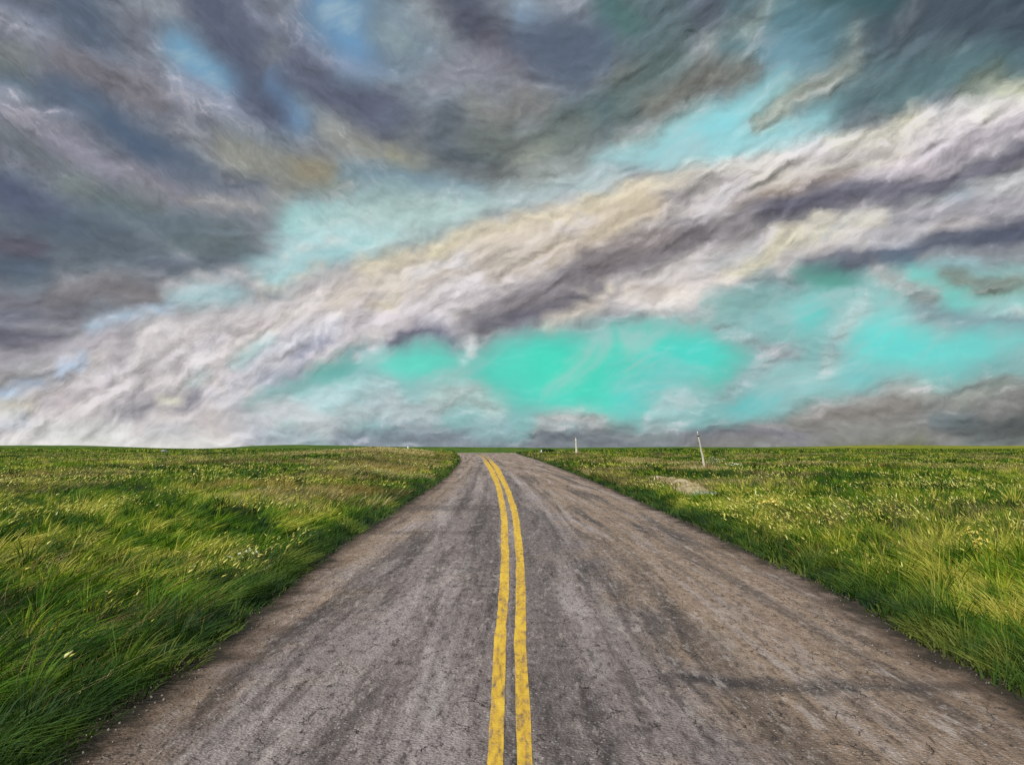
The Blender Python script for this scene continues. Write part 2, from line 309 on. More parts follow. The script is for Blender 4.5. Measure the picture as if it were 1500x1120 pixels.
# ------------------------------------------------------------------ sky
def paint_sky(ops, step=3.0):
    """lays the cloud masses over one another on a coarse panorama (display colours)"""
    xs = np.arange(-260, 1761, step)
    ys = np.arange(-260, 701, step)
    X, Y = np.meshgrid(xs, ys)
    img = np.zeros(X.shape + (3,))
    for op in ops:
        pts = np.array(op[1], float)
        if op[0] == 's':
            w = op[2]
            colour, a = np.array(op[3], float), op[4]
            d = np.full(X.shape, 1e9)
            if len(pts) == 1:
                pts = np.vstack([pts, pts + (0.1, 0)])
            for p, q in zip(pts[:-1], pts[1:]):
                e = q - p
                t = np.clip(((X - p[0]) * e[0] + (Y - p[1]) * e[1]) / (e @ e), 0, 1)
                d = np.minimum(d, np.hypot(X - p[0] - t * e[0], Y - p[1] - t * e[1]))
            m = np.clip((1.36 * w - d) / (.80 * w), 0, 1)
        else:
            colour, a, soft = np.array(op[2], float), op[3], op[4]
            d = np.full(X.shape, 1e9)
            inside = np.zeros(X.shape, bool)
            for p, q in zip(pts, np.roll(pts, -1, 0)):
                e = q - p
                t = np.clip(((X - p[0]) * e[0] + (Y - p[1]) * e[1]) / max(e @ e, 1e-6), 0, 1)
                d = np.minimum(d, np.hypot(X - p[0] - t * e[0], Y - p[1] - t * e[1]))
                cross = (p[1] > Y) != (q[1] > Y)
                xi = p[0] + (Y - p[1]) / (q[1] - p[1] if q[1] != p[1] else 1e-9) * e[0]
                inside ^= cross & (X < xi)
            sd = np.where(inside, d, -d)
            m = np.clip(sd / (2 * soft) + .5, 0, 1)
        m = (m * m * (3 - 2 * m) * a)[..., None]
        img = img * (1 - m) + colour * m
    return xs, ys, img

def sample(xs, ys, img, x, y):
    fx = np.clip((x - xs[0]) / (xs[1] - xs[0]), 0, len(xs) - 1.001)
    fy = np.clip((y - ys[0]) / (ys[1] - ys[0]), 0, len(ys) - 1.001)
    i, j = fx.astype(int), fy.astype(int)
    a, b = (fx - i)[..., None], (fy - j)[..., None]
    return ((img[j, i] * (1 - a) + img[j, i + 1] * a) * (1 - b) +
            (img[j + 1, i] * (1 - a) + img[j + 1, i + 1] * a) * b)

def smooth_np(v, mid, w):
    t = np.clip((v - mid) / w + .5, 0, 1)
    return t * t * (3 - 2 * t)

def to_pixel(u, v):
    az, el = u / F, v / F
    return CX + F * np.tan(az), HY - F * np.tan(el) / np.cos(az)

SUN_EL, SUN_AZ = math.radians(48), math.radians(215)     # azimuth clockwise from +Y

def build_sky():
    world = bpy.data.worlds.new('World')
    scene.world = world
    world.use_nodes = True
    g = Graph(world.node_tree)
    out = g.node('ShaderNodeOutputWorld')
    bg = g.node('ShaderNodeBackground')
    g.t.links.new(bg.outputs[0], out.inputs[0])

    tc = g.node('ShaderNodeTexCoord')
    d = tc.outputs['Generated']
    x, y, z = g.sep(d)
    az = g.math('ARCTAN2', x, y)
    hor = g.math('SQRT', g.math('ADD', g.math('MULTIPLY', x, x), g.math('MULTIPLY', y, y)))
    el = g.math('ARCTAN2', z, hor)
    k = F / 100.0
    U, V = g.math('MULTIPLY', az, k), g.math('MULTIPLY', el, k)
    P = g.comb(U, V, 0.0)

    # frayed, billowing edges: the cloud plan is looked up through turbulent offsets
    w1 = g.noise(g.mapping(P, math.radians(15), (1.5, 1.0, 1)), 1.05, 7, .60, .3, color=True)
    w1 = g.vec('SUBTRACT', w1, (.5, .5, .5))
    w2 = g.noise(P, 3.2, 5, .58, .5, color=True)
    w2 = g.vec('SUBTRACT', w2, (.5, .5, .5))
    Pw = g.vec('ADD', g.vec('ADD', P, g.vec('SCALE', w1, scale=.40)), g.vec('SCALE', w2, scale=.13))
    Uw, Vw, _ = g.sep(Pw)

    xs, ys, img = paint_sky(SKY)
    BANK, NR, NV = 4, 31, 54
    us = np.linspace(-735, 735, BANK * NR + 1)
    vs = np.linspace(-20, 640, NV)
    gu, gv = np.meshgrid(us, vs)
    px, py = to_pixel(gu, gv)
    grid = np.zeros(gu.shape + (3,))
    for ox in (-2, 0, 2):
        for oy in (-2, 0, 2):
            grid += sample(xs, ys, img, px + ox, py + oy) / 9.0
    # thin strokes stay crisp, the large masses melt into one another
    soft = np.zeros_like(grid)
    for k in range(24):
        r = 6 + 20 * math.sqrt((k + .5) / 24)
        soft += sample(xs, ys, img, px + r * math.cos(2.4 * k), py + r * .75 * math.sin(2.4 * k)) / 24
    blend = (.14 + .40 * (1 - smooth_np(py, np.interp(px, [-300, 300, 900, 1500, 1800], [420, 330, 225, 60, 20]), 70)))[..., None]
    sat = (1 - grid.min(-1, keepdims=True) / grid.max(-1, keepdims=True))
    blend = np.maximum(blend, np.clip(sat * 1.5, 0, .62))
    grid = grid * (1 - blend) + soft * blend
    peak = grid.max(-1, keepdims=True)
    grid = peak - (peak - grid) * np.where(grid[..., :1] > grid[..., 2:] + 6, .86, .86)
    upper = 1 - smooth_np(py, np.interp(px, [-300, 300, 900, 1500, 1800], [420, 330, 225, 60, 20]), 70)
    grid = grid * (1 - .07 * upper * (px < 760))[..., None]
    cool = (upper * (px < 900))[..., None]
    grid = grid * (1 - cool) + cool * grid * np.array([.965, .988, 1.02])
    tone = np.clip((grid.mean(-1, keepdims=True) - 125) / 60, 0, 1)
    grid = grid + 17 * (1 - upper)[..., None] * tone * tone * (3 - 2 * tone) * np.clip(1.3 - 2.6 * (1 - grid.min(-1, keepdims=True) / grid.max(-1, keepdims=True)), 0, 1)
    grid = lin(np.clip(grid, 0, 240))

    def row_group(name, values):
        """one line of the cloud plan: a few colour ramps side by side along the azimuth"""
        t = bpy.data.node_groups.new(name, 'ShaderNodeTree')
        t.interface.new_socket('Along', in_out='INPUT', socket_type='NodeSocketFloat')
        t.interface.new_socket('Color', in_out='OUTPUT', socket_type='NodeSocketColor')
        q = Graph(t)
        gi, go = q.node('NodeGroupInput'), q.node('NodeGroupOutput')
        n = len(values) - 1
        banks = max(1, n // NR)
        fac = q.math('MULTIPLY', gi.outputs[0], float(banks))
        c = None
        for k in range(banks):
            seg = values[k * NR:(k + 1) * NR + 1]
            f = q.math('SUBTRACT', fac, float(k), clamp=True)
            r = q.ramp(f, [(i / NR, tuple(float(v) for v in seg[i])) for i in range(NR + 1)])
            c = r if c is None else q.mix(q.math('GREATER_THAN', fac, float(k)), c, r)
        q.t.links.new(c, go.inputs[0])
        return t

    def stack(name, rows, along, up):
        c = None
        for j, vals in enumerate(rows):
            nd = g.node('ShaderNodeGroup')
            nd.node_tree = row_group('%s row' % name, vals)
            g.put(nd.inputs[0], along)
            f = g.math('SUBTRACT', up, float(j - 1), clamp=True)
            c = nd.outputs[0] if c is None else g.mix(f, c, nd.outputs[0])
        return c

    along = g.math('DIVIDE', g.math('SUBTRACT', Uw, us[0] / 100), (us[-1] - us[0]) / 100, clamp=True)
    row = g.math('DIVIDE', g.math('SUBTRACT', Vw, vs[0] / 100), (vs[1] - vs[0]) / 100)
    color = stack('cloud plan', grid, along, row)

    # directions the clouds are combed in, by part of the sky
    N2, M2 = 32, 12
    u2, v2 = np.linspace(-725, 725, N2), np.linspace(-25, 645, M2)
    gu2, gv2 = np.meshgrid(u2, v2)
    qx, qy = to_pixel(gu2, gv2)
    sg = lambda t: 1 / (1 + np.exp(-t))
    axis = np.interp(qx, [-200, 0, 300, 500, 750, 1000, 1250, 1500, 1700], [640, 585, 500, 440, 400, 335, 285, 220, 170])
    wA = sg((600 - qx) / 55) * sg((330 - qy) / 35)
    wC = np.maximum(np.exp(-((qy - axis) / 95) ** 2), sg((qx - 850) / 60) * sg((300 - qy) / 40)) * (1 - wA)
    wD = np.exp(-((qy - axis - 40) / 75) ** 2) * sg((560 - qx) / 50) * (1 - wA)
    wC = wC * (1 - .8 * wD)
    f2 = g.math('DIVIDE', g.math('SUBTRACT', U, u2[0] / 100), (u2[-1] - u2[0]) / 100, clamp=True)
    r2 = g.math('DIVIDE', g.math('SUBTRACT', V, v2[0] / 100), (v2[1] - v2[0]) / 100)
    wt = stack('combing', np.stack([wA, wC, wD], -1), f2, r2)
    wA_, wC_, wD_ = g.sep(wt)
    wB_ = g.math('SUBTRACT', 1.0, g.math('ADD', g.math('ADD', wA_, wC_), wD_), clamp=True)

    Pd = g.vec('ADD', P, g.vec('SCALE', w1, scale=.30))
    off = (-.045, .060, 0.0)
    total, rel, fine, wisp = None, None, None, None
    for w, ang, sc in ((wA_, -36, (1.7, .78, 1)), (wC_, 25, (1.95, .72, 1)), (wD_, 41, (1.8, .70, 1)), (wB_, 3, (1.8, .85, 1))):
        r = math.radians(ang)
        a0 = g.noise(g.mapping(Pd, r, sc), 1.25, 6, .55, .6)
        c0 = g.noise(g.mapping(Pw, r, (sc[0], sc[1], 1), (7, 2, 0)), 2.1, 7, .55, .35)
        c1 = g.noise(g.mapping(g.vec('ADD', Pw, off), r, (sc[0], sc[1], 1), (7, 2, 0)), 2.1, 7, .55, .35)
        b0 = g.noise(g.mapping(Pw, r, (sc[0] * 1.05, sc[1] * .95, 1), (3, 5, 0)), 6.5, 6, .62, .3)
        t = g.math('MULTIPLY', g.math('SUBTRACT', a0, .5), w)
        e = g.math('MULTIPLY', g.math('SUBTRACT', c0, c1), w)
        f = g.math('MULTIPLY', g.math('SUBTRACT', b0, .5), w)
        q = g.math('MULTIPLY', g.math('SUBTRACT', 1.0, g.step(g.math('ABSOLUTE', g.math('SUBTRACT', c0, .53)), .0, .055)), w)
        wisp = q if wisp is None else g.math('ADD', wisp, q)
        total = t if total is None else g.math('ADD', total, t)
        rel = e if rel is None else g.math('ADD', rel, e)
        fine = f if fine is None else g.math('ADD', fine, f)

    hsv = g.node('ShaderNodeSeparateColor', mode='HSV')
    g.put(hsv.inputs[0], color)
    cloudy = g.math('SUBTRACT', 1.0, g.step(hsv.outputs[1], .22, .66))
    amt = g.math('MULTIPLY_ADD', cloudy, .86, .14)
    lum = g.math('ADD', g.math('MULTIPLY', total, .85), g.math('ADD', g.math('MULTIPLY', rel, 2.7), g.math('MULTIPLY', fine, .66)))
    calm = g.math('MULTIPLY_ADD', g.math('ADD', wC_, wD_, clamp=True), .22, .78)
    lum = g.math('MULTIPLY', lum, g.math('MULTIPLY', amt, calm))
    gain = g.math('MAXIMUM', g.math('ADD', 1.0, lum), .35)
    color = g.vec('MULTIPLY', color, g.comb(gain, gain, gain))
    # thin veils drifting over the clear openings
    vn = g.noise(g.mapping(Pd, math.radians(28), (1.9, .8, 1), (1, 8, 0)), 1.1, 6, .58, .6)
    vb = g.noise(g.mapping(Pd, 0, (2.2, 1, 1), (4, 3, 0)), .9, 4, .5, .4)
    clear = g.math('MULTIPLY', g.math('SUBTRACT', 1.0, cloudy), g.step(hsv.outputs[2], .34, .52))
    color = g.mix(g.math('MULTIPLY', g.math('MULTIPLY', g.step(vn, .46, .70), clear), .62), color, rgba((176, 198, 200)))
    lift = g.math('MULTIPLY_ADD', g.math('MULTIPLY', g.math('SUBTRACT', vb, .5), clear), .55, 1.0)
    color = g.vec('MULTIPLY', color, g.comb(lift, lift, lift))
    # bright curled rims and cool hollows
    rim = g.math('MULTIPLY', g.step(g.math('ADD', g.math('MULTIPLY', rel, 3.4), g.math('MULTIPLY', fine, .7)), .20, .55), g.math('MULTIPLY', amt, g.step(hsv.outputs[2], .16, .42)))
    color = g.mix(g.math('MULTIPLY', rim, .5), color, rgba((214, 208, 214)))
    wm = g.noise(g.mapping(Pd, math.radians(20), (1.6, .9, 1), (6, 6, 0)), 1.6, 4, .55, .4)
    wisp = g.math('MULTIPLY', g.math('MULTIPLY', wisp, g.step(wm, .46, .62)), g.math('MULTIPLY', amt, g.step(hsv.outputs[2], .14, .40)))
    color = g.mix(g.math('MULTIPLY', wisp, .27), color, rgba((222, 216, 220)))
    hollow = g.math('MULTIPLY', g.step(g.math('MULTIPLY', g.math('ADD', total, fine), -1.0), .16, .42), amt)
    color = g.mix(g.math('MULTIPLY', hollow, .30), color, rgba((92, 98, 116)))

    # the rest of the dome: daylight sky under broken grey cloud
    ns = g.node('ShaderNodeTexSky', sky_type='NISHITA', sun_disc=False, sun_elevation=SUN_EL, sun_rotation=SUN_AZ)
    day = g.vec('SCALE', ns.outputs[0], scale=.06)
    dn = g.noise(d, 2.2, 7, .58, .5)
    rest = g.mix(g.step(dn, .30, .52), day, g.ramp(dn, [(.3, rgba((188, 190, 194))), (.7, rgba((116, 124, 136)))]))
    off = g.math('MAXIMUM', g.step(g.math('ABSOLUTE', U), 7.6, 10.5), g.step(V, 6.4, 8.5))
    color = g.mix(off, color, rest)
    g.put(bg.inputs[0], color)
    bg.inputs[1].default_value = 1.0
    world.cycles.sampling_method = 'MANUAL'
    world.cycles.sample_map_resolution = 512

    sun = bpy.data.lights.new('sun', 'SUN')
    sun.energy = 4.0
    sun.angle = math.radians(4)
    sun.color = (1.0, .97, .91)
    so = bpy.data.objects.new('sun', sun)
    COL.objects.link(so)
    so.rotation_euler = (math.pi / 2 - SUN_EL, 0, math.pi - SUN_AZ)
build_sky()

# ------------------------------------------------------------------ lie of the land
def curve(Y, pts):
    """smooth interpolation of a road measure along the distance (in log distance)"""
    p = np.array(pts, float)
    t = np.log(np.maximum(np.asarray(Y, float), p[0, 0]))
    k, v = np.log(p[:, 0]), p[:, 1]
    m = np.gradient(v, k)
    i = np.clip(np.searchsorted(k, t) - 1, 0, len(k) - 2)
    h = k[i + 1] - k[i]
    s = np.clip((t - k[i]) / h, 0, 1)
    return ((2 * s**3 - 3 * s**2 + 1) * v[i] + (s**3 - 2 * s**2 + s) * h * m[i] +
            (-2 * s**3 + 3 * s**2) * v[i + 1] + (s**3 - s**2) * h * m[i + 1])

LEFT = [(5, -2.84), (9, -3.07), (15.2, -3.48), (29.4, -3.78), (67, -5.1), (138, -9.1), (235, -16.5), (336, -25), (450, -38), (700, -72)]
RIGHT = [(5, 4.08), (7.7, 4.17), (10.2, 4.42), (16.2, 4.56), (29.4, 4.75), (67, 4.75), (138, 4.0), (235, 2.2), (336, 1.5), (450, -6), (700, -34)]
LINE_L = [(5, -.105), (7.7, -.118), (16.2, -.145), (27.7, -.33), (52, -1.1), (94, -2.85), (181, -7.1), (260, -12.2)]
LINE_R = [(5, .084), (7.7, .084), (16.2, .135), (27.7, .02), (52, -.66), (94, -2.15), (181, -6.2), (260, -11.2)]
LINE_W = [(5, .097), (16.2, .160), (27.7, .21), (52, .37), (94, .74), (181, 1.05), (260, 1.2)]

def left_edge(Y):  return curve(Y, LEFT)
def right_edge(Y): return curve(Y, RIGHT)

def hash2(i, j, seed):
    n = (i.astype(np.int64) * 374761393 + j.astype(np.int64) * 668265263 + seed * 974711) & 0x7fffffff
    n = ((n ^ (n >> 13)) * 1274126177) & 0x7fffffff
    return ((n ^ (n >> 16)) & 0xffff) / 65535.0

def vnoise(x, y, seed=0):
    i, j = np.floor(x), np.floor(y)
    a, b = x - i, y - j
    a, b = a * a * (3 - 2 * a), b * b * (3 - 2 * b)
    return ((hash2(i, j, seed) * (1 - a) + hash2(i + 1, j, seed) * a) * (1 - b) +
            (hash2(i, j + 1, seed) * (1 - a) + hash2(i + 1, j + 1, seed) * a) * b)

def fbm(x, y, seed=0, octaves=4):
    s, amp, tot = 0, 1.0, 0
    for o in range(octaves):
        s = s + amp * vnoise(x * 2**o + 17.3 * o, y * 2**o - 9.1 * o, seed + o)
        tot += amp
        amp *= .5
    return s / tot

def smooth(x, a, b):
    t = np.clip((x - a) / (b - a), 0, 1)
    return t * t * (3 - 2 * t)

SKYLINE = np.array([(-600, 653), (-200, 654), (0, 653.2), (120, 653), (200, 655), (250, 656.6), (320, 656.4), (370, 653.4), (430, 652.4),
                    (500, 653.2), (560, 654.4), (700, 655), (820, 656), (900, 655), (1000, 654.6), (1100, 655.2), (1200, 654.2), (1260, 653), (1330, 652.4),
                    (1400, 653.6), (1480, 653.4), (1560, 652.6), (1800, 653), (2200, 654)], float)

def ground_z(X, Y):
    X, Y = np.asarray(X, float), np.asarray(Y, float)
    L, R = left_edge(Y), right_edge(Y)
    dl, dr = np.maximum(L - X, 0), np.maximum(X - R, 0)
    d = np.maximum(dl, dr)
    z = np.zeros_like(X + Y)
    # verges: a slight drop off the asphalt and then the meadow
    z = z - .06 * smooth(d, 0, .5)
    z = z + .34 * smooth(dl, .3, 6) + .16 * smooth(dr, .8, 9)
    z = z + smooth(d, .5, 10) * (.55 * (fbm(X / 17, Y / 24, 3, 3) - .5) + .9 * (fbm(X / 70, Y / 90, 5, 3) - .5) * smooth(Y, 25, 120))
    # knoll left of the bend, low rise right of it
    z = z + 1.15 * np.exp(-((X + 27) / 11) ** 2 - ((Y - 165) / 65) ** 2) * smooth(dl, 0, 8)
    z = z + .45 * np.exp(-((X - 11) / 7) ** 2 - ((Y - 230) / 60) ** 2) * smooth(dr, 0, 6)
    # past the bend the road falls away from the eye
    mid = (L + R) / 2
    z = z - 5.0 * smooth(Y, 290, 470) * (1 - smooth(Y, 600, 1050)) * np.exp(-((X - mid) / 75) ** 2)
    # skyline
    px = CX + F * X / np.maximum(Y, 1)
    sk = np.interp(px, SKYLINE[:, 0], SKYLINE[:, 1])
    top = H + (HY + (sk - HY) * 1.35 - HY) * -1500 / F
    z = z + smooth(Y, 500, 1500) * top * (1 - smooth(Y, 1500, 3200)) + smooth(Y, 1500, 3200) * (-6)
    z = z + smooth(Y, 300, 900) * 1.6 * (fbm(X / 160, Y / 210, 8, 3) - .5)
    return z

def mesh_object(name, verts, faces, mat, parent=None, smooth_shade=True, uv=None, attrs=None):
    me = bpy.data.meshes.new(name)
    verts = np.asarray(verts, np.float32)
    if isinstance(faces, np.ndarray):
        nv = faces.shape[1]
        me.vertices.add(len(verts))
        me.vertices.foreach_set('co', verts.ravel())
        me.loops.add(faces.size)
        me.loops.foreach_set('vertex_index', faces.astype(np.int32).ravel())
        me.polygons.add(len(faces))
        me.polygons.foreach_set('loop_start', np.arange(0, faces.size, nv, dtype=np.int32))
        me.update(calc_edges=True)
    else:
        me.from_pydata(verts.tolist(), [], faces)
        me.update()
    if smooth_shade:
        me.polygons.foreach_set('use_smooth', np.ones(len(me.polygons), bool))
    if uv is not None:
        lay = me.uv_layers.new(name='UVMap')
        idx = np.empty(len(me.loops), np.int32)
        me.loops.foreach_get('vertex_index', idx)
        lay.data.foreach_set('uv', np.asarray(uv, np.float32)[idx].ravel())
    for k, v in (attrs or {}).items():
        a = me.attributes.new(k, 'FLOAT', 'POINT')
        a.data.foreach_set('value', np.asarray(v, np.float32).ravel())
    if mat is not None:
        me.materials.append(mat)
    o = bpy.data.objects.new(name, me)
    COL.objects.link(o)
    if parent is not None:
        o.parent = parent
    return o

def grid_faces(nr, nc):
    i = np.arange(nr - 1)[:, None] * nc + np.arange(nc - 1)[None, :]
    return np.stack([i, i + 1, i + nc + 1, i + nc], -1).reshape(-1, 4)

def tag(o, label=None, category=None, group=None, kind=None):
    if label: o['label'] = label
    if category: o['category'] = category
    if group: o['group'] = group
    if kind: o['kind'] = kind
    return o

ROWS = np.concatenate([np.linspace(-12, 3.5, 32), np.geomspace(3.6, 5200, 330)])

# ------------------------------------------------------------------ ground
def ground_material():
    m, g, out = material('prairie soil and turf')
    geo = g.node('ShaderNodeNewGeometry').outputs['Position']
    at = g.node('ShaderNodeAttribute', attribute_name='verge')
    verge = at.outputs['Fac']
    n1 = g.noise(geo, .055, 6, .6, .6)
    n2 = g.noise(g.mapping(geo, math.radians(20), (3, 1, 1)), .35, 6, .65, .5)
    n3 = g.noise(geo, 3.5, 5, .65)
    far = g.noise(g.mapping(geo, 0, (22, 130, 1)), 1.0, 6, .7, .8)
    turf = g.ramp(n1, [(.30, (.014, .034, .007)), (.44, (.034, .082, .010)), (.54, (.062, .125, .013)), (.64, (.120, .180, .020)), (.76, (.20, .18, .045))])
    turf = g.mix(g.step(n2, .56, .74), turf, (.20, .215, .03, 1))
    turf = g.mix(g.step(n2, .44, .28), turf, (.012, .030, .008, 1))
    turf = g.mix(g.math('MULTIPLY', g.step(far, .56, .68), .6), turf, (.25, .27, .035, 1))
    turf = g.mix(g.math('MULTIPLY', g.step(far, .42, .30), .6), turf, (.018, .045, .012, 1))
    gx, gy, gz = g.sep(geo)
    rise = g.math('MULTIPLY', g.step(gy, 160, 420), g.step(g.math('DIVIDE', gx, g.math('MAXIMUM', gy, 1.0)), .26, .46))
    rise = g.math('MULTIPLY', rise, g.step(far, .30, .60))
    turf = g.mix(g.math('MULTIPLY', rise, .85), turf, (.27, .26, .020, 1))
    fx = g.math('DIVIDE', gx, g.math('MAXIMUM', gy, 1.0))
    stub = g.math('MULTIPLY', g.step(gy, 205, 240), g.step(gy, 400, 330))
    stub = g.math('MULTIPLY', stub, g.math('MULTIPLY', g.step(fx, -.26, -.21), g.step(fx, -.09, -.13)))
    turf = g.mix(g.math('MULTIPLY', stub, g.step(far, .30, .52)), turf, (.52, .43, .17, 1))
    soil = g.ramp(n3, [(.3, (.028, .023, .016)), (.55, (.062, .050, .036)), (.75, (.125, .10, .075))])  # bare verge soil, with shade beside the grass darkened into its colour
    edge = g.math('ADD', verge, g.math('MULTIPLY', g.math('SUBTRACT', n3, .5), .9))
    col = g.mix(g.step(edge, .35, .95), soil, turf)
    b = g.node('ShaderNodeBump')
    b.inputs['Strength'].default_value = .8
    b.inputs['Distance'].default_value = .08
    g.put(b.inputs['Height'], n3)
    principled(g, out, col, .95, b.outputs[0], .1)
    return m

def build_ground():
    dl = np.concatenate([[0], np.geomspace(.12, 3600, 115)])
    off = -dl[::-1]
    L, R = left_edge(ROWS)[:, None], right_edge(ROWS)[:, None]
    inner = np.linspace(0, 1, 9)[None, 1:-1]
    X = np.concatenate([L + off[None, :], L + (R - L) * inner, R + dl[None, :]], 1)
    Y = np.repeat(ROWS[:, None], X.shape[1], 1)
    Z = ground_z(X, Y)
    d = np.maximum(np.maximum(L - X, X - R), 0)
    inside = (X > L - 1e-6) & (X < R + 1e-6)
    Z = Z - np.where(inside, .03, 0)
    Z = Z - np.where(d <= 1e-6, .0, 0)
    V = np.stack([X, Y, Z], -1).reshape(-1, 3)
    o = mesh_object('ground', V, grid_faces(*X.shape), ground_material(), attrs={'verge': np.maximum(np.clip(d / .7, 0, 3), 3 * smooth(Y, 420, 520))})
    tag(o, 'green open prairie meadow on both sides of the road', 'ground', kind='structure')
build_ground()

# ------------------------------------------------------------------ road
def asphalt_nodes(g):
    """worn chip-seal: returns colour and height, in road metres (across, along)"""
    uv = g.node('ShaderNodeUVMap').outputs[0]
    a, s, _ = g.sep(uv)                       # a: metres from the centre, s: metres along
    P = uv
    wob = g.noise(g.mapping(P, 0, (1, 6, 1)), .6, 4, .55)
    wob = g.math('MULTIPLY', g.math('SUBTRACT', wob, .5), 1.1)
    aw = g.math('ADD', a, wob)
    lanes = g.noise(g.comb(g.math('MULTIPLY', aw, 1.25), g.math('MULTIPLY', s, .07), 0.0), 1.0, 5, .58, .25)
    fine_l = g.noise(g.comb(g.math('MULTIPLY', aw, 4.5), g.math('MULTIPLY', s, .25), 3.0), 1.0, 5, .6, .3)
    cross = g.noise(g.comb(g.math('MULTIPLY', a, .22), g.math('MULTIPLY', s, .75), 5.0), 1.0, 5, .6, .9)
    patch = g.noise(P, .55, 6, .62, .5)
    mott = g.noise(g.mapping(P, 0, (.8, 1.5, 1)), 3.2, 7, .70, .3)
    grit = g.noise(g.mapping(P, 0, (.5, 1.7, 1)), 7.0, 9, .86)
    # base tone: browner to the right and at the margins, blue grey between the wheel paths
    warm = g.math('ADD', g.math('MULTIPLY', g.step(a, .6, 2.6), 1.25), g.step(a, -1.4, -3.2))
    warm = g.math('ADD', g.math('MULTIPLY', warm, .75), g.math('MULTIPLY', g.math('SUBTRACT', patch, .5), 2.0))
    warm = g.math('ADD', warm, g.math('MULTIPLY', g.step(s, 22, 75), .3))
    cool_c = g.mix(mott, (.098, .078, .075, 1), (.390, .328, .312, 1))
    warm_c = g.mix(mott, (.122, .082, .056, 1), (.490, .362, .262, 1))
    col = g.mix(g.step(warm, .05, .75), cool_c, warm_c)
    # dark and pale streaks along the wheel paths
    dk = g.step(lanes, .49, .36)
    col = g.mix(g.math('MULTIPLY', dk, .72), col, (.060, .052, .052, 1))
    lt = g.step(lanes, .52, .66)
    col = g.mix(g.math('MULTIPLY', lt, .55), col, (.50, .44, .43, 1))
    col = g.mix(g.math('MULTIPLY', g.step(fine_l, .47, .34), .55), col, (.058, .048, .044, 1))
    col = g.mix(g.math('MULTIPLY', g.step(fine_l, .54, .68), .36), col, (.38, .35, .33, 1))
    # the long wheel tracks that run on towards the bend
    track = g.noise(g.comb(g.math('MULTIPLY', a, 2.3), g.math('MULTIPLY', s, .022), 8.0), 1.0, 4, .55, .15)
    col = g.mix(g.math('MULTIPLY', g.step(track, .48, .36), .50), col, (.062, .050, .047, 1))
    col = g.mix(g.math('MULTIPLY', g.step(track, .53, .65), .38), col, (.47, .41, .39, 1))
    # transverse patches and seams
    col = g.mix(g.math('MULTIPLY', g.step(cross, .40, .24), .50), col, (.062, .050, .042, 1))
    # sealed joint on the right lane and two old patches on the left lane further up
    jn = g.noise(P, 1.1, 4, .6)
    sj = g.math('ADD', s, g.math('MULTIPLY', g.math('SUBTRACT', jn, .5), 1.3))
    j1 = g.math('MULTIPLY', g.math('SUBTRACT', 1.0, g.step(g.math('ABSOLUTE', g.math('SUBTRACT', sj, 6.75)), .04, .30)), g.step(a, .9, 1.7))
    col = g.mix(g.math('MULTIPLY', g.math('MULTIPLY', j1, g.math('MULTIPLY_ADD', g.step(a, 2.6, 1.4), .30, .70)), .95), col, (.050, .043, .043, 1))
    j2 = g.math('MULTIPLY', g.math('SUBTRACT', 1.0, g.step(g.math('ABSOLUTE', g.math('SUBTRACT', sj, 26.5)), .6, 2.0)), g.step(a, -.15, -.6))
    col = g.mix(g.math('MULTIPLY', j2, .55), col, (.066, .050, .042, 1))
    j3 = g.math('MULTIPLY', g.math('SUBTRACT', 1.0, g.step(g.math('ABSOLUTE', g.math('SUBTRACT', sj, 18.8)), .1, .5)), g.step(a, -.15, -.6))
    col = g.mix(g.math('MULTIPLY', j3, .4), col, (.07, .055, .046, 1))
    # oil-dark strip right beside the painted lines
    oil = g.math('SUBTRACT', 1.0, g.step(g.math('ABSOLUTE', g.math('SUBTRACT', aw, .42)), .05, .42))
    col = g.mix(g.math('MULTIPLY', oil, .38), col, (.070, .058, .056, 1))
    # aggregate: pale chips and dark pits
    v = g.node('ShaderNodeTexVoronoi', feature='F1')
    g.put(v.inputs['Vector'], P)
    g.put(v.inputs['Scale'], 42.0)
    chip = g.sep(v.outputs['Color'])
    pale = g.math('MULTIPLY', g.step(chip[0], .80, .89), g.step(v.outputs['Distance'], .42, .25))
    pale = g.math('MULTIPLY', pale, g.step(patch, .38, .55))
    col = g.mix(g.math('MULTIPLY', pale, .75), col, (.60, .57, .55, 1))
    darkc = g.math('MULTIPLY', g.step(chip[1], .70, .80), g.step(v.outputs['Distance'], .5, .25))
    col = g.mix(g.math('MULTIPLY', darkc, .55), col, (.035, .030, .030, 1))
    col = g.mix(g.math('MULTIPLY', g.step(grit, .485, .40), .78), col, (.036, .030, .029, 1))
    col = g.mix(g.math('MULTIPLY', g.step(grit, .53, .63), .55), col, (.52, .485, .465, 1))
    # open pits and polished flats that still read from further off
    pit = g.noise(g.mapping(P, 0, (.45, 2.2, 1)), 2.4, 8, .80, .2)
    col = g.mix(g.math('MULTIPLY', g.step(pit, .455, .36), .50), col, (.040, .032, .031, 1))
    col = g.mix(g.math('MULTIPLY', g.step(pit, .545, .64), .50), col, (.54, .475, .44, 1))
    # short cracks
    c = g.node('ShaderNodeTexVoronoi', feature='DISTANCE_TO_EDGE')
    warp = g.vec('ADD', P, g.vec('SCALE', g.noise(P, 6.0, 4, .6, color=True), scale=.22))
    g.put(c.inputs['Vector'], warp)
    g.put(c.inputs['Scale'], 3.4)
    crack = g.math('MULTIPLY', g.step(c.outputs['Distance'], .022, .004), g.step(mott, .50, .62))
    col = g.mix(g.math('MULTIPLY', crack, .85), col, (.018, .015, .015, 1))
    h = g.math('ADD', g.math('MULTIPLY', grit, .6), g.math('MULTIPLY', mott, .9))
    h = g.math('SUBTRACT', h, g.math('MULTIPLY', v.outputs['Distance'], .5))
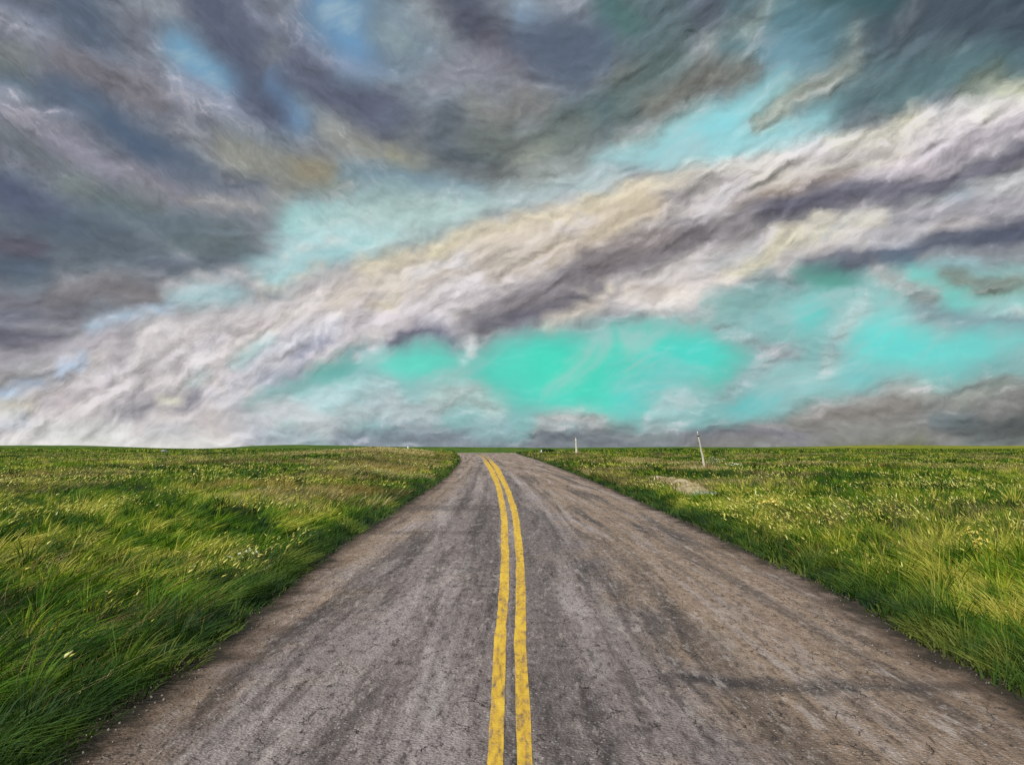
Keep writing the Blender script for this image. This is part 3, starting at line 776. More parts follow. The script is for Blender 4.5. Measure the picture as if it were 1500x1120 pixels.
    h = g.math('SUBTRACT', h, g.math('MULTIPLY', crack, .7))
    return col, h, a, s, P, mott, grit

def road_material():
    m, g, out = material('worn asphalt')
    col, h, a, s, P, mott, grit = asphalt_nodes(g)
    # dirt thrown onto both margins, then grass shade painted dark along the outer edge
    ed = g.node('ShaderNodeAttribute', attribute_name='margin').outputs['Fac']
    e = g.math('ADD', ed, g.math('MULTIPLY', g.math('SUBTRACT', mott, .5), .7))
    ew = g.noise(P, .8, 5, .65, .5)
    e = g.math('SUBTRACT', e, g.math('MULTIPLY', g.math('SUBTRACT', ew, .42), .9))
    col = g.mix(g.math('MULTIPLY', g.step(e, .62, .10), .8), col, g.mix(grit, (.055, .036, .024, 1), (.185, .125, .085, 1)))
    col = g.mix(g.math('MULTIPLY', g.step(e, .26, -.02), .9), col, (.030, .026, .018, 1))
    b = g.node('ShaderNodeBump')
    b.inputs['Strength'].default_value = 1.0
    b.inputs['Distance'].default_value = .034
    g.put(b.inputs['Height'], h)
    principled(g, out, col, .88, b.outputs[0], .25)
    return m

def line_material():
    m, g, out = material('worn yellow road paint')
    col, h, a, s, P, mott, grit = asphalt_nodes(g)
    ed = g.node('ShaderNodeAttribute', attribute_name='margin').outputs['Fac']
    n = g.noise(g.mapping(P, 0, (.6, 3.0, 1)), 9.0, 6, .7, .4)
    n2 = g.noise(g.mapping(P, 0, (.5, 7, 1)), 2.2, 5, .6)
    paint = g.ramp(g.math('ADD', g.math('MULTIPLY', n, .6), g.math('MULTIPLY', n2, .4)),
                   [(.30, (.30, .175, .025)), (.46, (.54, .33, .035)), (.58, (.70, .475, .05)), (.72, (.78, .55, .12))])
    wear = g.math('ADD', g.math('MULTIPLY', n, .75), g.math('MULTIPLY', grit, .25))
    wear = g.math('ADD', wear, g.math('MULTIPLY', g.math('SUBTRACT', n2, .5), .25))
    wear = g.math('SUBTRACT', wear, g.math('MULTIPLY', g.step(ed, .22, 0.0), .22))
    wear = g.math('SUBTRACT', wear, g.math('MULTIPLY', g.step(s, 16, 30), .03))
    wear = g.math('SUBTRACT', wear, g.math('MULTIPLY', g.step(s, 35, 150), .30))
    col = g.mix(g.step(wear, .10, .30), col, paint)
    b = g.node('ShaderNodeBump')
    b.inputs['Strength'].default_value = .8
    b.inputs['Distance'].default_value = .012
    g.put(b.inputs['Height'], h)
    principled(g, out, col, .75, b.outputs[0], .3)
    return m

def strip(name, lo, hi, z, rows, ncol, mat, parent=None, ragged=0.0, seed=1):
    mid = (curve(rows, LINE_L) + curve(rows, LINE_R)) / 2
    lo, hi = lo(rows), hi(rows)
    if ragged:
        ragged = ragged * np.interp(rows, [4, 12, 40, 120], [.4, .7, 2.0, 5.0]) if parent else ragged
        lo = lo + ragged * (fbm(rows * 1.1, rows * 0 + 1.5, seed, 4) - .5)
        hi = hi + ragged * (fbm(rows * 1.1, rows * 0 + 7.5, seed + 9, 4) - .5)
    t = np.linspace(0, 1, ncol)[None, :]
    X = lo[:, None] + (hi - lo)[:, None] * t
    Y = np.repeat(rows[:, None], ncol, 1)
    Z = ground_z(X, Y) * (Y > 250) + z
    uv = np.stack([X - mid[:, None], Y], -1).reshape(-1, 2)
    margin = np.minimum(X - lo[:, None], hi[:, None] - X)
    V = np.stack([X, Y, Z], -1).reshape(-1, 3)
    return mesh_object(name, V, grid_faces(*X.shape), mat, parent, uv=uv, attrs={'margin': margin})

def build_road():
    rows = np.concatenate([np.linspace(-12, 3.5, 90), np.geomspace(3.55, 640, 900)])
    road = strip('road', left_edge, right_edge, .012, rows, 13, road_material(), ragged=.34)
    tag(road, 'cracked grey brown two lane road running to the horizon', 'road', kind='structure')
    rows = np.concatenate([np.linspace(-12, 3.5, 120), np.geomspace(3.55, 215, 900)])
    lm = line_material()
    for C, seed, lab in ((LINE_L, 21, 'left painted yellow line, the broader one'), (LINE_R, 43, 'right painted yellow line')):
        w = lambda Y: curve(Y, LINE_W) / 2
        o = strip('yellow_line', lambda Y, C=C: curve(Y, C) - w(Y) * (1 + .18 * (fbm(Y * .8, Y * 0, 5) - .5)),
                  lambda Y, C=C: curve(Y, C) + w(Y), .017, rows, 5, lm, road, ragged=.04, seed=seed)
        o['label'] = lab
build_road()

# ------------------------------------------------------------------ grass
def leaf_material(name, stops, patch_stops, far_mix=.5, trans=.3, fringe=True):
    m, g, out = material(name)
    geo = g.node('ShaderNodeNewGeometry').outputs['Position']
    tone = g.node('ShaderNodeAttribute', attribute_name='tone').outputs['Fac']
    t = g.node('ShaderNodeAttribute', attribute_name='along').outputs['Fac']
    p1 = g.noise(g.mapping(geo, math.radians(-30), (2.2, 1, 1)), .16, 5, .62, .8)
    p2 = g.noise(g.mapping(geo, math.radians(-30), (2.6, 1, 1)), .75, 4, .6, .5)
    f = g.math('ADD', g.math('MULTIPLY', tone, .88), g.math('MULTIPLY', g.math('SUBTRACT', p2, .5), 1.25))
    f = g.math('ADD', f, g.math('MULTIPLY', g.math('SUBTRACT', p1, .5), 1.9))
    lime = g.node('ShaderNodeAttribute', attribute_name='lime').outputs['Fac']
    f = g.math('ADD', f, g.math('MULTIPLY_ADD', lime, .20, .06))
    col = g.ramp(f, stops)
    if patch_stops is not None:
        p3 = g.noise(g.mapping(geo, math.radians(-20), (2.4, 1, 1)), .11, 5, .62, .6)
        p3 = g.math('ADD', p3, g.math('MULTIPLY', g.math('SUBTRACT', tone, .5), .10))
        a, b = patch_stops
        dry = g.node('ShaderNodeAttribute', attribute_name='dry').outputs['Fac']
        p3 = g.math('ADD', p3, g.math('MULTIPLY', dry, .17))
        col = g.mix(g.math('MULTIPLY', g.step(p3, .59, .68), .85), col, a)
        col = g.mix(g.math('MULTIPLY', g.step(p3, .46, .37), .80), col, b)
        col = g.mix(g.math('MULTIPLY', g.step(dry, 1.1, 1.9), .85), col, g.mix(tone, (.40, .31, .08, 1), (.85, .74, .34, 1)))
    if fringe:
        fr = g.node('ShaderNodeAttribute', attribute_name='verge').outputs['Fac']
        fr = g.math('ADD', fr, g.math('MULTIPLY', g.math('SUBTRACT', p2, .5), 1.2))
        col = g.mix(g.math('MULTIPLY', g.step(fr, 1.35, .2), .75), col, g.mix(tone, (.008, .026, .013, 1), (.045, .105, .022, 1)))
    col = g.mix(g.math('MULTIPLY', g.step(t, .6, 1.0), .10), col, (.28, .30, .03, 1))
    d = g.node('ShaderNodeBsdfPrincipled')
    g.put(d.inputs['Base Color'], col)
    d.inputs['Roughness'].default_value = .62
    d.inputs['Specular IOR Level'].default_value = .22
    tr = g.node('ShaderNodeBsdfTranslucent')
    g.put(tr.inputs[0], g.mix(.5, col, (.075, .20, .01, 1)))
    mx = g.node('ShaderNodeMixShader')
    mx.inputs[0].default_value = trans
    g.t.links.new(d.outputs[0], mx.inputs[1])
    g.t.links.new(tr.outputs[0], mx.inputs[2])
    g.t.links.new(mx.outputs[0], out.inputs[0])
    return m

def scatter(density, y0, y1, margin=1.22, near=1.6):
    """random spots on both meadows: x, y, side and distance to the asphalt"""
    xs, ys, sd = [], [], []
    bands = np.geomspace(y0, y1, 60)
    for a, b in zip(bands[:-1], bands[1:]):
        m = (a + b) / 2
        half = .64 * m * margin + near
        for side in (-1, 1):
            edge = float(left_edge(m)) if side < 0 else float(right_edge(m))
            wid = half - abs(edge) if edge * side > 0 else half + abs(edge)
            if wid <= .1:
                continue
            n = rng.poisson(density(m) * wid * (b - a))
            y = rng.uniform(a, b, n)
            e = left_edge(y) if side < 0 else right_edge(y)
            x = e + side * rng.uniform(-.12, wid, n)
            xs.append(x); ys.append(y); sd.append(np.full(n, side))
    x, y, s = np.concatenate(xs), np.concatenate(ys), np.concatenate(sd)
    d = np.where(s < 0, left_edge(y) - x, x - right_edge(y))
    return x, y, s, d

def wind(x, y, s):
    a = np.where(s < 0, .30, math.pi - .35) + 1.1 * (fbm(x / 6, y / 9, 31, 3) - .5) + rng.normal(0, .42, len(x))
    lean = np.clip(np.where(s < 0, .78, .50) * (.55 + .95 * fbm(x / 5, y / 8, 37, 3)) + rng.normal(0, .20, len(x)), .08, 1.15)
    return a, lean

def blades(x, y, h, w, ang, lean, levels, face=None):
    """curved, tapered blades; returns vertices, triangles, height along the blade"""
    n = len(x)
    root = np.stack([x, y, ground_z(x, y) - .02], -1)
    l = np.stack([np.cos(ang), np.sin(ang), 0 * ang], -1)
    yaw = rng.normal(0, .75, n) if face is None else face
    side = np.stack([np.cos(yaw), np.sin(yaw), 0 * yaw], -1)
    V, T = [], []
    for t in levels:
        c = root + l * (h * lean * t ** 1.7)[:, None]
        c[:, 2] += h * (t - .36 * np.minimum(lean, 1.0) * t * t)
        hw = (w * .5 * (1 - .55 * t ** 1.4))[:, None]
        V += [c - side * hw, c + side * hw]
        T += [np.full(n, t)] * 2
    c = root + l * (h * lean)[:, None]
    c[:, 2] += h * (1 - .36 * np.minimum(lean, 1.0))
    V.append(c); T.append(np.ones(n))
    k = len(V)
    V = np.stack(V, 1).reshape(-1, 3)
    T = np.stack(T, 1).reshape(-1)
    tri = []
    for j in range(len(levels) - 1):
        a = 2 * j
        tri += [(a, a + 1, a + 3), (a, a + 3, a + 2)]
    tri.append((k - 3, k - 2, k - 1))
    F = (np.arange(n) * k)[:, None, None] + np.array(tri)[None]
    return V, F.reshape(-1, 3), T, k

def belts(x, y, s, d):
    """where the meadow runs to yellow green and where to dry ochre"""
    lime = np.where(s > 0, smooth(d, .7, 1.6) * (1 - smooth(d, 5, 10)) * smooth(y, 7, 11) * (1 - smooth(y, 32, 52)), 0)
    lime = lime + np.where(s < 0, 1.15 * smooth(d, .7, 1.6) * (1 - smooth(d, 6, 11)) * (1 - smooth(y, 20, 30)) * smooth(fbm(x / 2.2, y / 3.5, 135, 3), .40, .60), 0)
    lime = lime + .9 * smooth(fbm(x / 7 + 40, y / 12, 131, 3), .56, .68)
    dry = np.where(s < 0, smooth(d, 1.0, 2.4) * (1 - smooth(d, 6, 10)) * smooth(y, 16, 28) * (1 - smooth(y, 180, 230)), 0)
    dry = dry * smooth(fbm(x / 4, y / 9, 133, 3), .28, .50)
    q = x / np.maximum(y, 1) + .05 * (fbm(x / 3, y / 20, 137, 3) - .5)
    box = lambda a, b, c, e: smooth(y, a, a * 1.07) * (1 - smooth(y, b, b * 1.07)) * smooth(q, c, c + .02) * (1 - smooth(q, e - .02, e))
    dry = np.maximum(dry, 2.2 * np.maximum.reduce([box(118, 215, -.262, -.095), box(78, 104, .115, .185), box(160, 205, .082, .112), box(55, 68, .20, .27)]))
    return lime, dry

def gather(parts):
    V, F, A, off = [], [], {}, 0
    for v, f, attrs in parts:
        V.append(v); F.append(f + off); off += len(v)
        for k, a in attrs.items():
            A.setdefault(k, []).append(a)
    return np.concatenate(V), np.concatenate(F), {k: np.concatenate(a) for k, a in A.items()}

GREEN = [(.08, (.006, .018, .006)), (.28, (.015, .050, .006)), (.46, (.034, .112, .006)), (.62, (.080, .200, .007)),
         (.78, (.200, .310, .012)), (.92, (.42, .44, .035)), (1.0, (.58, .54, .10))]
DRY = [(.1, (.075, .060, .020)), (.35, (.17, .125, .040)), (.6, (.30, .225, .080)), (.85, (.46, .38, .17)), (1.0, (.58, .50, .28))]

def build_grass():
    parts = []
    def layer(cov, y0, y1, levels, wf, hbase):
        dens = lambda Y: cov(Y) / (wf(Y) * hbase)
        x, y, s, d = scatter(dens, y0, y1)
        rag = -.22 + .62 * fbm(x * .7, y * .7, 61, 4)
        keep = (d > rag - .25) & ((d > rag) | (rng.random(len(x)) < .3))
        bank = np.abs(x - np.interp(y, [29.8, 35.7, 42, 49], [7.4, 7.9, 8.4, 8.5])) < .75
        keep &= ~(bank & (y > 30.5) & (y < 48.5))
        x, y, s, d = x[keep], y[keep], s[keep], d[keep]
        clump = fbm(x / .55, y / .55, 71, 2)
        big = fbm(x / 3.2, y / 4.5, 73, 3)
        cell = np.exp(np.round(np.log(.26 + .009 * y) / .35) * .35)
        ci, cj = np.floor(x / cell), np.floor(y / cell)
        tuft = hash2(ci, cj, 77)
        hx = (ci + .2 + .6 * hash2(ci, cj, 78)) * cell
        hy = (cj + .2 + .6 * hash2(ci, cj, 79)) * cell
        ox, oy = x - hx, y - hy
        pull = .62 * (d > .35)
        x, y = x - ox * pull, y - oy * pull
        h = hbase * (.40 + .75 * clump + .75 * big) * rng.uniform(.7, 1.25, len(x)) * (.62 + .70 * hash2(ci, cj, 82)) * smooth(d + .15, -.1, .9) ** .5
        h = np.maximum(h, .05)
        ang, lean = wind(x, y, s)
        lx = np.cos(ang) * lean + 1.1 * ox / cell + .5 * (hash2(ci, cj, 80) - .5)
        ly = np.sin(ang) * lean + 1.1 * oy / cell + .5 * (hash2(ci, cj, 81) - .5)
        ang, lean = np.arctan2(ly, lx), np.clip(np.hypot(lx, ly), .05, 1.25)
        V, F, T, k = blades(x, y, h, wf(y) * rng.uniform(.6, 1.35, len(x)), ang, lean, levels)
        tone = rng.random(len(x)) * .40 + tuft * .85 + (clump - .5) * .4 - .14
        lime, dry = belts(x, y, s, d)
        parts.append((V, F, {'along': T, 'tone': np.repeat(tone, k), 'verge': np.repeat(d, k),
                             'lime': np.repeat(lime, k), 'dry': np.repeat(dry, k)}))
    wf = lambda Y: .0060 + .00105 * Y
    layer(lambda Y: 4.2, 3.0, 16, (0, .34, .68), wf, .40)
    layer(lambda Y: np.interp(Y, [16, 40, 100, 240], [3.4, 2.2, 1.15, .55]), 16, 240, (0, .5), wf, .40)
    layer(lambda Y: np.interp(Y, [240, 400, 700], [.30, .15, .07]), 240, 700, (0, .5), lambda Y: .10 + .0009 * Y, .72)
    V, F, A = gather(parts)
    o = mesh_object('grass', V, F, leaf_material('green meadow grass', GREEN, ((.350, .250, .070, 1), (.010, .050, .014, 1))), attrs=A)
    tag(o, 'wind blown green grass covering the open fields', 'grass', kind='stuff')

    # ripe, straw coloured stalks in drifts
    parts = []
    x, y, s, d = scatter(lambda Y: np.interp(Y, [3, 12, 40, 120, 260], [60, 60, 44, 10.0, 2.0]), 3.2, 260)
    drift = fbm(x / 5.5 + 3, y / 9.5, 91, 4)
    knoll = np.exp(-((x + 18 + (y - 110) * .06) / 9) ** 2 - ((y - 105) / 75) ** 2)
    right = smooth(x / np.maximum(y, 1), .24, .40) * smooth(y, 8, 14) * (1 - smooth(y, 34, 60))
    lime, dry = belts(x, y, s, d)
    p = smooth(drift + .22 * knoll + .20 * dry + .10 * right, .55, .68)
    keep = (rng.random(len(x)) < p) & (d > .45)
    x, y, s, d = x[keep], y[keep], s[keep], d[keep]
    h = rng.uniform(.34, .66, len(x)) * (.8 + .4 * drift[keep])
    ang, lean = wind(x, y, s)
    V, F, T, k = blades(x, y, h, .003 + .0011 * y, ang, lean * .9, (0, .5))
    parts.append((V, F, {'along': T, 'tone': np.repeat(rng.random(len(x)), k)}))
    V, F, A = gather(parts)
    o = mesh_object('dry_grass', V, F, leaf_material('straw coloured grass', DRY, None, fringe=False), attrs=A)
    tag(o, 'drifts of dry straw coloured grass between the green', 'dry grass', kind='stuff')

    # pale seed heads: a short spindle on a thin bent stalk
    x, y, s, d = scatter(lambda Y: np.interp(Y, [3, 12, 40, 120, 230], [55, 30, 5.0, .40, .09]), 3.4, 230)
    drift = fbm(x / 3.6 + 9, y / 7.0, 101, 4)
    right = smooth(x / np.maximum(y, 1), .22, .36) * smooth(y, 7, 12) * (1 - smooth(y, 40, 80))
    left = smooth(-x / np.maximum(y, 1), .22, .36) * smooth(y, 9, 13) * (1 - smooth(y, 40, 70))
    keep = (rng.random(len(x)) < .80 * smooth(drift + .12 * right + .07 * left, .53, .68) + .035) & (d > .55)
    x, y, s, d = x[keep], y[keep], s[keep], d[keep]
    n = len(x)
    ang, lean = wind(x, y, s)
    h = rng.uniform(.40, .62, n)
    l = np.stack([np.cos(ang), np.sin(ang), 0 * ang], -1)
    base = np.stack([x, y, ground_z(x, y)], -1)
    tip = base + l * (h * lean * .8)[:, None]
    tip[:, 2] += h * (1 - .25 * np.minimum(lean, 1))
    axis = l * (.35 + lean * .6)[:, None] + np.array([0, 0, .8]) + rng.normal(0, .33, (n, 3))
    axis /= np.linalg.norm(axis, axis=1)[:, None]
    size = (.035 + .10 * rng.random(n) ** 2.5) * (1 + .016 * np.minimum(y, 60))
    rad = size * rng.uniform(.07, .13, n) + .00022 * y
    u = np.cross(axis, np.array([0.0, 1.0, .2])); u /= np.linalg.norm(u, axis=1)[:, None]
    v = np.cross(axis, u)
    V = [tip - axis * (size * .5)[:, None]]
    for q in range(4):
        a = q * math.pi / 2
        V.append(tip + (u * math.cos(a) + v * math.sin(a)) * rad[:, None] - axis * (size * .1)[:, None])
    V.append(tip + axis * (size * .6)[:, None])
    V = np.stack(V, 1).reshape(-1, 3)
    tri = [(0, 2, 1), (0, 3, 2), (0, 4, 3), (0, 1, 4), (5, 1, 2), (5, 2, 3), (5, 3, 4), (5, 4, 1)]
    F = ((np.arange(n) * 6)[:, None, None] + np.array(tri)[None]).reshape(-1, 3)
    T = np.tile([.3, .6, .6, .6, .6, 1.0], n)
    tone = rng.random(n)
    stem = blades(x, y, h, .002 + .0005 * y, ang, lean * .85, (0, .5))
    V, F, A = gather([(V, F, {'along': T, 'tone': np.repeat(tone, 6)}),
                      (stem[0], stem[1], {'along': stem[2] * .2, 'tone': np.repeat(tone * .2, stem[3])})])
    m, g, out = material('pale seed heads')
    tn = g.node('ShaderNodeAttribute', attribute_name='tone').outputs['Fac']
    al = g.node('ShaderNodeAttribute', attribute_name='along').outputs['Fac']
    pn = g.noise(g.node('ShaderNodeNewGeometry').outputs['Position'], .35, 4, .6)
    col = g.ramp(g.math('ADD', g.math('MULTIPLY', tn, .6), g.math('MULTIPLY', g.math('SUBTRACT', pn, .3), .9)),
                 [(.1, (.36, .27, .08)), (.35, (.46, .43, .09)), (.55, (.58, .57, .12)), (.75, (.68, .66, .22)), (.95, (.78, .74, .48))])
    col = g.mix(g.step(al, .22, .30), (.10, .13, .03, 1), col)
    principled(g, out, col, .8, None, .1)
    o = mesh_object('grass_seed_heads', V, F, m, attrs=A)
    tag(o, 'cream and yellow seed heads scattered over the grass', 'seed heads', kind='stuff')

    # loose chippings along the asphalt margins
    n = 1500
    y = np.exp(rng.uniform(math.log(4.2), math.log(26), n))
    sd = rng.choice([-1, 1], n)
    e = np.where(sd < 0, left_edge(y), right_edge(y))
    x = e - sd * np.abs(rng.normal(0, .30, n)) + sd * .12
    r = rng.uniform(.004, .013, n)
    oct_ = np.array([(1, 0, 0), (-1, 0, 0), (0, 1, 0), (0, -1, 0), (0, 0, 1), (0, 0, -1)], float)
    V = oct_[None] * (r[:, None] * rng.uniform(.55, 1.3, (n, 3)))[:, None, :] + rng.normal(0, .0015, (n, 6, 3))
    V += np.stack([x, y, .012 + r * .5], -1)[:, None, :]
    tri = np.array([(0, 2, 4), (2, 1, 4), (1, 3, 4), (3, 0, 4), (2, 0, 5), (1, 2, 5), (3, 1, 5), (0, 3, 5)])
    F = ((np.arange(n) * 6)[:, None, None] + tri[None]).reshape(-1, 3)
    m, g, out = material('loose chippings')
    tn = g.node('ShaderNodeAttribute', attribute_name='tone').outputs['Fac']
    principled(g, out, g.ramp(tn, [(0, (.06, .05, .045)), (.6, (.16, .135, .115)), (1, (.36, .32, .29))]), .9, None, .2)
    o = mesh_object('gravel', V.reshape(-1, 3), F, m, smooth_shade=False, attrs={'tone': np.repeat(rng.random(n), 6)})
    tag(o, 'loose stone chippings along the edges of the road', 'gravel', kind='stuff')
if GRASS:
    build_grass()

# ------------------------------------------------------------------ things on the prairie
def on_ground(px, py):
    """the spot of the meadow that lies behind a point of the picture"""
    z = 0.0
    for _ in range(30):
        y = F * (H - z) / (py - HY)
        x = (px - CX) * y / F
        z = z * .5 + .5 * float(ground_z(np.array([x]), np.array([y]))[0])
    return x, y, float(ground_z(np.array([x]), np.array([y]))[0])

def stand(px, dist):
    x = (px - CX) * dist / F
    return x, dist, float(ground_z(np.array([x]), np.array([dist]))[0])

def empty(name, loc, label, category, group=None):
    o = bpy.data.objects.new(name, None)
    o.empty_display_size = .2
    COL.objects.link(o)
    o.location = loc
    return tag(o, label, category, group)

def simple(name, stops, scale=6.0, rough=.8, stretch=(1, 1, 1)):
    m, g, out = material(name)
    tc = g.node('ShaderNodeTexCoord').outputs['Object']
    n = g.noise(g.mapping(tc, 0, stretch), scale, 6, .65, .3)
    b = g.node('ShaderNodeBump')
    b.inputs['Strength'].default_value = .5
    b.inputs['Distance'].default_value = .01
    g.put(b.inputs['Height'], n)
    principled(g, out, g.ramp(n, stops), rough, b.outputs[0], .25)
    return m

def lathe(rings, n=14, jitter=0.0, square=0.0):
    """closed surface of revolution from (z, radius, x shift, y shift) rings"""
    V, Fc = [], []
    for z, r, sx, sy in rings:
        for i in range(n):
            a = 2 * math.pi * i / n
            q = 1 + jitter * (random.random() - .5)
            k = 1 / max(abs(math.cos(a)), abs(math.sin(a)))
            q *= 1 + square * (min(k, 1.3) - 1)
            V.append((sx + r * q * math.cos(a), sy + r * q * math.sin(a), z))
    for j in range(len(rings) - 1):
        for i in range(n):
            k = (i + 1) % n
            Fc.append((j * n + i, j * n + k, (j + 1) * n + k, (j + 1) * n + i))
    Fc.append(tuple(range(n))[::-1])
    Fc.append(tuple(range((len(rings) - 1) * n, len(rings) * n)))
    return V, Fc

def join(*shapes):
    V, Fc = [], []
    for v, f in shapes:
        o = len(V)
        V += list(v)
        Fc += [tuple(i + o for i in q) for q in f]
    return V, Fc

def box(x0, x1, y0, y1, z0, z1, shear=(0, 0)):
    V = [(x + shear[0] * z, y + shear[1] * z, z) for z in (z0, z1) for x, y in ((x0, y0), (x1, y0), (x1, y1), (x0, y1))]
    return V, [(3, 2, 1, 0), (4, 5, 6, 7), (0, 1, 5, 4), (1, 2, 6, 5), (2, 3, 7, 6), (3, 0, 4, 7)]

WEATHERED = simple('weathered pale wood', [(.3, (.36, .32, .24)), (.5, (.62, .58, .47)), (.7, (.78, .75, .66))], 9, .85, (1, 1, 7))
DARKBAND = simple('dark tarred band', [(.3, (.02, .02, .022)), (.7, (.07, .065, .06))], 14)
RUSTWOOD = simple('rust brown timber', [(.3, (.08, .045, .022)), (.5, (.17, .095, .045)), (.7, (.28, .17, .085))], 10, .85, (1, 1, 5))
WHITEPAINT = simple('chalky white paint', [(.3, (.62, .62, .60)), (.6, (.84, .84, .82))], 8, .6)
ROCK = simple('grey blue field stone', [(.3, (.16, .18, .20)), (.5, (.34, .37, .40)), (.7, (.56, .58, .60))], 3, .9)
TANROCK = simple('tan sandstone', [(.3, (.22, .16, .10)), (.5, (.42, .33, .21)), (.7, (.60, .50, .34))], 3, .9)

def pole(px, foot_y, top_px, top_y, r0, r1, label, collar):
    x, y, z = on_ground(px, foot_y)
    hgt = (foot_y - top_y) * y / F
    sway = (top_px - px) * y / F
    root = empty('wooden_pole', (x, y, z - .05), label, 'pole')
    rings = []
    for i in range(15):
        t = i / 14
        rings.append((t * hgt * .93, r0 + (r1 - r0) * t + .006 * math.sin(i * 2.1), sway * t * .93 + .012 * math.sin(i * 1.3), .01 * math.cos(i)))
    mesh_object('shaft', *lathe(rings, 14, .07), WEATHERED, root)
    mesh_object('tip', *lathe([(hgt * .9302, r1 * .9, sway * .93, 0), (hgt * .975, r1 * .86, sway * .975, 0), (hgt * 1.0, r1 * .35, sway, 0)], 12, .05), WHITEPAINT, root)
    if collar:
        zc = hgt * .905
        band = lathe([(zc - .07, r1 * 1.3, sway * .9, 0), (zc - .06, r1 * 1.6, sway * .902, 0), (zc + .02, r1 * 1.6, sway * .912, 0), (zc + .03, r1 * 1.4, sway * .914, 0)], 14, .08)
        lugs = box(sway * .906 - r1 * 2.2, sway * .906 + r1 * 2.2, -.04, .04, zc - .04, zc + .01)
        mesh_object('collar', *join(band, lugs), DARKBAND, root)
    mesh_object('footing', *lathe([(0, r0 * 1.9, 0, 0), (.20, r0 * 1.8, 0, 0), (.46, r0 * 1.6, .01, 0), (.60, r0 * 1.5, .015, 0), (.66, r0 * 1.2, .02, 0)], 9, .22, .5), RUSTWOOD, root)
    return root

pole(1034, 691, 1021.5, 631, .10, .05, 'tall pale wooden pole leaning left with a dark collar near its white tip', True)
pole(845, 667.5, 843.4, 641, .26, .13, 'slim upright whitish pole beside a straw patch near the road crest', False)

def marker(name, loc, hgt, w, label, flag):
    root = empty(name, loc, label, 'marker post')
    mesh_object('post', *lathe([(0, w, 0, 0), (hgt * .3, w * .97, .01, 0), (hgt * .8, w * .92, .015, 0), (hgt * .96, w * .8, .02, 0), (hgt, w * .3, .02, 0)], 12, .04, .4), WHITEPAINT, root)
    if flag:
        mesh_object('sleeve', *lathe([(hgt * .28, w * 1.22, .012, 0), (hgt * .30, w * 1.35, .012, 0), (hgt * .46, w * 1.35, .013, 0), (hgt * .48, w * 1.2, .014, 0)], 12, .03, .4), DARKBAND, root)
    return root
x, y, z = stand(597.5, 172)
marker('marker_post', (x, y, z), .92, .17, 'small white marker post on the knoll left of the road', False)
x, y, z = stand(793, 205)
marker('marker_post', (x, y, z), .95, .20, 'small white marker post with a dark sleeve on the crest right of the road', True)

def plank(px, py, length, ang, label):
    x, y, z = on_ground(px, py)
    V, Fc = [], []
    n = 9
    for i in range(n):
        t = i / (n - 1) - .5
        s = .03 * math.sin(i * 1.7)
        for dy, dz in ((-.11, 0), (.11, .01), (.12, .10), (-.10, .11)):
            V.append((t * length, dy + s, dz + .02 * math.cos(i * 1.1)))
    for i in range(n - 1):
        for k in range(4):
            Fc.append((i * 4 + k, i * 4 + (k + 1) % 4, (i + 1) * 4 + (k + 1) % 4, (i + 1) * 4 + k))
    Fc += [(0, 1, 2, 3), tuple(range((n - 1) * 4, n * 4))[::-1]]
    o = mesh_object('timber', V, Fc, RUSTWOOD, smooth_shade=False)
    o.location = (x, y, z + .16)
    o.rotation_euler = (0, .06, ang)
    tag(o, label, 'timber')
plank(1044, 688.5, 1.3, .1, 'rust brown timber lying at the foot of the leaning pole')

def stone(name, loc, size, squash, mat, label, seed):
    bm = bmesh.new()
    bmesh.ops.create_icosphere(bm, subdivisions=4, radius=1)
    for v in bm.verts:
        c = np.array(v.co)
        d = .75 + .55 * float(fbm(np.array([c[0] * 1.3 + seed]), np.array([c[1] * 1.3 + c[2] * 1.7]), seed, 4)[0])
        facet = max(abs(c[0] * .8 + c[2] * .4), abs(c[1] * .9 - c[2] * .3), abs(c[2]))
        d *= .62 + .42 / max(facet, .55) * .7
        v.co = v.co * d
        v.co.x *= size * squash[0]; v.co.y *= size * squash[1]; v.co.z *= size * squash[2]
    me = bpy.data.meshes.new(name)
    bm.to_mesh(me); bm.free()
    me.polygons.foreach_set('use_smooth', np.ones(len(me.polygons), bool))
    me.materials.append(mat)
    o = bpy.data.objects.new(name, me)
    COL.objects.link(o)
    o.location = loc
    o.rotation_euler = (0, 0, seed)
    return tag(o, label, 'rock')
def rock(px, py, size, squash, mat, label, seed, lift=.35):
    x, y, z = on_ground(px, py)
    return stone('rock', (x, y, z + size * squash[2] * lift), size, squash, mat, label, seed)
x, y, z = stand(240, 235)
stone('rock', (x, y, z + .45), 0.65, (1.3, .9, .62), ROCK, 'pale blue grey rock far out in the left field under the skyline', 3)
rock(963, 705, .50, (1.5, .8, .50), TANROCK, 'flat tan rock at the far end of the sandy bank right of the road', 5)
rock(1036, 729, .34, (1.6, .9, .55), ROCK, 'grey rock at the near end of the sandy bank right of the road', 9)

